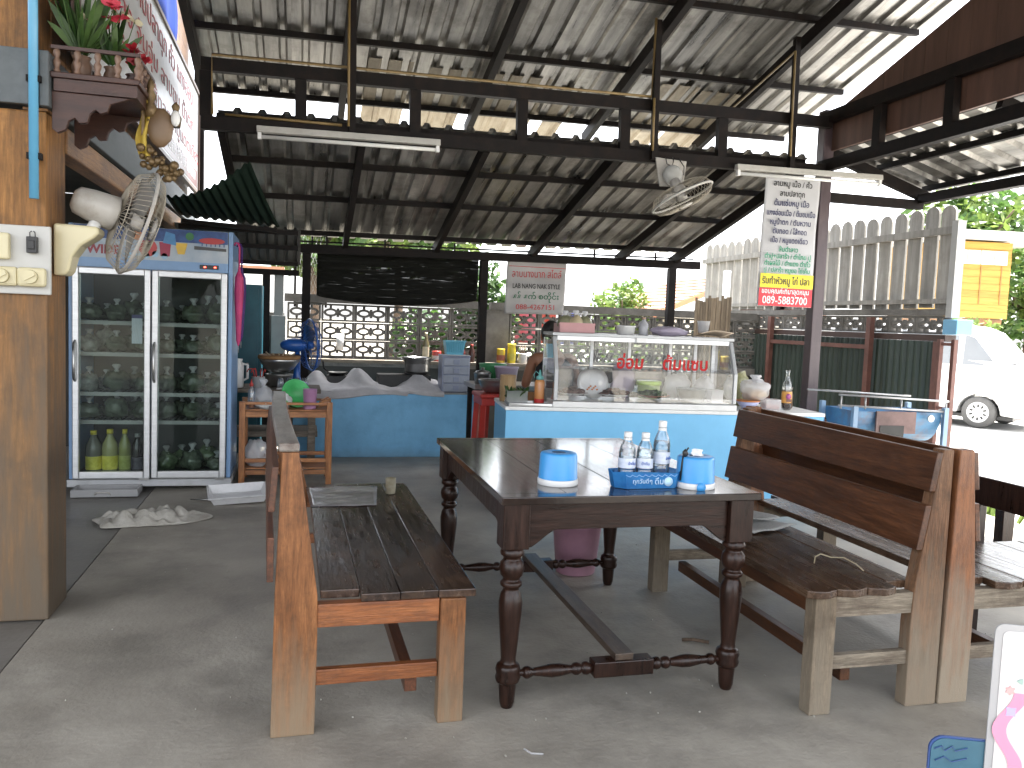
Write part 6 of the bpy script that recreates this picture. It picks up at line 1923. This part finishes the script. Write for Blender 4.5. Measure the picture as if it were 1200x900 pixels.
def tree(name, label, loc, h, r, n, size, mats, seed, cat='tree', group=None):
    t = thing(name, label, cat, loc, group=group)
    m = MB()
    zc = h - r[2]
    m.path([(0, 0, 0), (.03 * h, .01 * h, zc * .5), (0, 0, zc)], lambda u: .045 * h ** .8 * (1 - .6 * u), 8)
    rnd = random.Random(seed)
    for k in range(6):
        a = k * 1.05 + rnd.random()
        m.path([(0, 0, zc * .75), (r[0] * .4 * math.cos(a), r[1] * .4 * math.sin(a), zc), (r[0] * .75 * math.cos(a), r[1] * .75 * math.sin(a), zc + r[2] * .4)], lambda u: .02 * h ** .8 * (1 - .75 * u), 6)
    m.build('trunk', bark_m, t)
    leaf_cloud(n, (0, 0, zc), r, size, seed=seed).build('crown', mats, t)
    return t
tree('leafy_tree', 'tall leafy tree rising behind the yellow house', (20.6, 21.8, -.155), 6.4, (2.3, 2.0, 1.7), 3000, .20, [leaf_m, leaf_y], 1)
tree('leafy_tree', 'tree with a spreading crown at the right edge of the street', (19.6, 18.6, -.155), 4.4, (1.7, 1.6, 1.6), 2600, .16, [leaf_m, leaf_y], 2)
tree('shrub', 'low yellow green shrub beneath the yellow house', (13.3, 14.2, -.155), 1.9, (1.1, .9, .75), 2000, .10, [leaf_y, leaf_m], 3, 'shrub')
tree('garden_tree', 'small pale green tree beyond the wall left of the tiled roof', (7.15, 17.6, -.155), 2.5, (.8, .8, .75), 1600, .09, [leaf_y, leaf_m], 4)
tree('garden_tree', 'broad green tree far behind the black shade net', (2.4, 22, -.155), 5.0, (2.6, 2.0, 1.2), 3200, .18, [leaf_m, leaf_y], 5)
tree('garden_tree', 'green tree far behind the chain link panel', (.2, 19, -.155), 4.2, (1.3, 1.4, .95), 2200, .16, [leaf_m, leaf_y], 6)
tree('shrub', 'dense climbing shrub between the rear post and the phone number banner', (2.0, 9.15, -.155), 2.12, (.42, .24, .75), 2200, .055, [leaf_m, leaf_d], 7, 'shrub')
tree('shrub', 'green shrub seen through the middle breeze blocks', (1.42, 9.55, -.155), 1.62, (.45, .4, .62), 2400, .055, [leaf_m, leaf_d], 8, 'shrub')
tree('shrub', 'green shrub behind the breeze blocks under the tiled roof', (4.1, 10.6, -.155), 1.45, (1.2, .5, .5), 1500, .06, [leaf_y, leaf_m], 10, 'shrub')
m = MB()
for (x, y) in ((5.3, 5.2), (5.42, 5.1), (5.36, 5.3)):
    for k in range(9):
        a = random.uniform(0, 6.28)
        blade_leaf(m, (x, y, -.146), (x + .16 * math.cos(a), y + .16 * math.sin(a), random.uniform(.05, .25)), .02, 0)
tag(m.build('weed', [leaf_y]), 'small green weed sprouting by the gate frame', 'weed')

t = thing('yellow_house', 'raised yellow wooden house across the street', 'house', (15.4, 17.0, 0), R(-8))
yw = mat('yellow_house_paint', (.32, .18, .03), .7, col2=(.42, .25, .05), scale=3, stretch=(.6, 6, 6), rnd=.08)
for k in range(11):
    MB().box(0, 1.66, .01 * (k % 2), .05, 1.86 + .17 * k, 2.026 + .17 * k).build('wall_board', yw, t)
MB().box(0, 1.62, .06, 3, 1.9, 3.75).build('wall', yw, t)
for k in range(4):
    f = MB().box(.12 + .36 * k, .46 + .36 * k, -.015, -.002, 3.18, 3.52).build('window', mat('pale_window_frame', (.6, .58, .5), .5), t)
    MB().box(.145 + .36 * k, .435 + .36 * k, -.022, -.0155, 3.20, 3.50).build('pane', mat('bright_pane', (.72, .74, .75), .2, var=.03), f)
for x in (.3, .85, 1.4):
    MB().box(x, x + .03, -.012, -.002, 2.2, 3.15).build('shutter_strip', mat('brown_strip', (.25, .13, .03), .6), t)
MB().box(-.5, 2.9, -.7, 3.4, 3.78, 3.92).build('roof', mat('pale_roof_slab', (.55, .54, .52), .7, var=.08), t)
MB().box(1.2, 1.5, .2, .5, -.15, 1.85).build('house_post', house_beam, t)
MB().box(.1, .4, .2, .5, -.15, 1.85).build('house_post', house_beam, t)
MB().box(.05, 1.6, .1, 3, 1.72, 1.85).build('floor_beam', house_beam, t)

t = thing('tiled_house', 'house with a sloping reddish tiled roof beyond the rear wall', 'house', (7.9, 16.5, 0))
MB().box(0, 3.5, 0, 3, -.15, 1.62).build('wall', mat('cream_house_wall', (.50, .46, .38), .8, var=.08), t)
tile = mat('reddish_roof_tile', (.26, .11, .07), .7, col2=(.38, .19, .13), scale=9, rnd=.1)
for k in range(10):
    u0, u1 = k / 10, (k + 1) / 10
    MB().bar((-.75 + 2.2 * u0, 1.3, 1.60 + .95 * u0 + .02), (-.75 + 2.2 * u1 + .06, 1.3, 1.60 + .95 * u1 + .02), 3.6, .03).build('tile_course', tile, t)
MB().bar((1.45, 1.3, 2.53), (3.7, 1.3, 1.6), 3.6, .04).build('roof', tile, t)
MB().bar((-.74, -.52, 1.56), (1.46, -.52, 2.51), .03, .10).build('barge_board', mat('orange_barge_board', (.42, .17, .08), .6, var=.1), t)

t = thing('white_garden_wall', 'white rendered wall behind the shed left of the kitchen', 'wall', (-2.2, 14.5, 0))
MB().box(0, 1.9, 0, .15, -.15, 2.05).build('render_panel', mat('white_render', (.68, .67, .65), .8, var=.05, scale=3), t)
MB().box(-.02, 1.92, -.02, .17, 2.051, 2.1).build('coping', mat('terracotta_coping', (.40, .19, .11), .7, var=.1), t)
for (x, wdt, nm, col, lab) in ((2.2, .20, 'yellow_cloth', (.62, .52, .10), 'yellow cloth hung behind the breeze blocks below the phone banner'), (2.47, .26, 'red_cloth', (.62, .22, .26), 'larger pink red cloth hung behind the breeze blocks below the phone banner'),
                               (2.80, .18, 'red_cloth', (.58, .16, .12), 'smaller orange red cloth hung right of the red cloth behind the blocks'), (3.05, .22, 'blue_cloth', (.22, .26, .58), 'blue cloth hung behind the breeze blocks near the case')):
    tag(MB().grid(lambda u, v: (x + wdt * u, 9.45 + .015 * math.sin(u * 9), 1.50 - .42 * v), 12, 6).build(nm, mat('hung_' + nm + str(x), col, .7, var=.1, trans=.4), solid=.004), lab, 'cloth', 'washing hung behind the wall')
tag(MB().path([(1.9, 9.46, 1.505), (3.6, 9.46, 1.505)], .004, 5).build('washing_line', steel_dark), 'thin washing line behind the breeze block wall', 'washing line')

# power lines beyond the fence
for k, (z0, z1) in enumerate(((4.9, 5.3), (4.6, 5.0))):
    tag(MB().path([(14.2, 14.5, z0), (17.5, 14, (z0 + z1) / 2 - .15), (21, 13.5, z1)], .012, 5).build('power_line', steel), ('upper thin power line crossing above the yellow house', 'lower thin power line crossing above the yellow house')[k], 'power line')

# ================================================================== laminated boards at the lower right, close to the camera
t = thing('laminated_board', 'white laminated board with pastel doodles at the lower right', 'board', (.935, .90, 0), R(-26))
lam = mat('white_laminate', (.62, .60, .60), .22, col2=(.68, .66, .66), scale=2, bump=.25, bscale=7)
def rr_poly(x0, x1, z0, z1, r):
    p = []
    for cx, cz, a0 in ((x1 - r, z1 - r, 0), (x0 + r, z1 - r, 90), (x0 + r, z0 + r, 180), (x1 - r, z0 + r, 270)):
        for i in range(6):
            a_ = R(a0 + 18 * i)
            p.append((cx + r * math.cos(a_), cz + r * math.sin(a_)))
    return p
MB().prism(rr_poly(.004, .60, 0, .94, .012), 0, .003, 'XZ').build('clear_edge', mat('clear_laminate_edge', (.50, .50, .51), .15, var=.05, trans=.3), t)
MB().prism(rr_poly(.014, .59, .01, .931, .008), -.0012, -.0002, 'XZ').build('printed_sheet', lam, t)
pkp = mat('pink_print', (.70, .25, .38), .4, var=.08)
m = MB()
for i in range(24):
    u = i / 24
    z0 = .865 - .155 * u
    z1 = .865 - .155 * (i + 1) / 24
    xo = lambda q: .012 + .012 * math.sin(q * 60) + .02
    m.add([(xo(z0) - .011, -.0022, z0), (xo(z0) + .007, -.0022, z0), (xo(z1) + .007, -.0022, z1), (xo(z1) - .011, -.0022, z1)], [(0, 1, 2, 3)])
m.v = [(x, y, z - .02) for x, y, z in m.v]
m.build('ribbon_print', pkp, t)
def pr(cx, cz, r_, col, nm, n=6):
    MB().prism([(cx + r_ * (1 if i % 2 else .62) * math.cos(2 * math.pi * i / (2 * n)), cz + r_ * (1 if i % 2 else .62) * math.sin(2 * math.pi * i / (2 * n))) for i in range(2 * n)], -.0026, -.0014, 'XZ').build('doodle_print', mat(nm, col, .4, var=.1), t)
pr(.048, .915, .008, (.28, .46, .66), 'pale_blue_doodle', 4)
pr(.028, .848, .007, (.66, .34, .34), 'pale_coral_doodle')
pr(.031, .818, .009, (.40, .36, .62), 'pale_violet_doodle', 4)
pr(.050, .875, .006, (.66, .42, .46), 'pale_rose_doodle', 5)
pr(.060, .90, .004, (.66, .42, .46), 'pale_rose_doodle', 5)
pr(.040, .862, .005, (.30, .42, .38), 'sage_doodle', 3)
t = thing('blue_board', 'blue rounded board with a dark outline behind the laminated board', 'board', (.873, .93, 0), R(-22))
MB().prism(rr_poly(0, .16, 0, .770, .02), 0, .004, 'XZ').build('outline_panel', mat('navy_outline', (.03, .07, .22), .35, var=.05), t)
MB().prism(rr_poly(.0025, .1575, .003, .7675, .0185), -.0015, -.0003, 'XZ').build('printed_panel', mat('teal_blue_print', (.035, .11, .16), .3, col2=(.05, .14, .20), scale=9), t)
m = MB()
m.path([(.006, -.003, .752), (.016, -.003, .757), (.02, -.003, .75), (.03, -.003, .758), (.034, -.003, .751), (.05, -.003, .757)], .0008, 4)
m.path([(.008, -.003, .735), (.02, -.003, .742), (.03, -.003, .735), (.05, -.003, .742)], .0008, 4)
m.build('wave_print', MATS['navy_outline'], t)
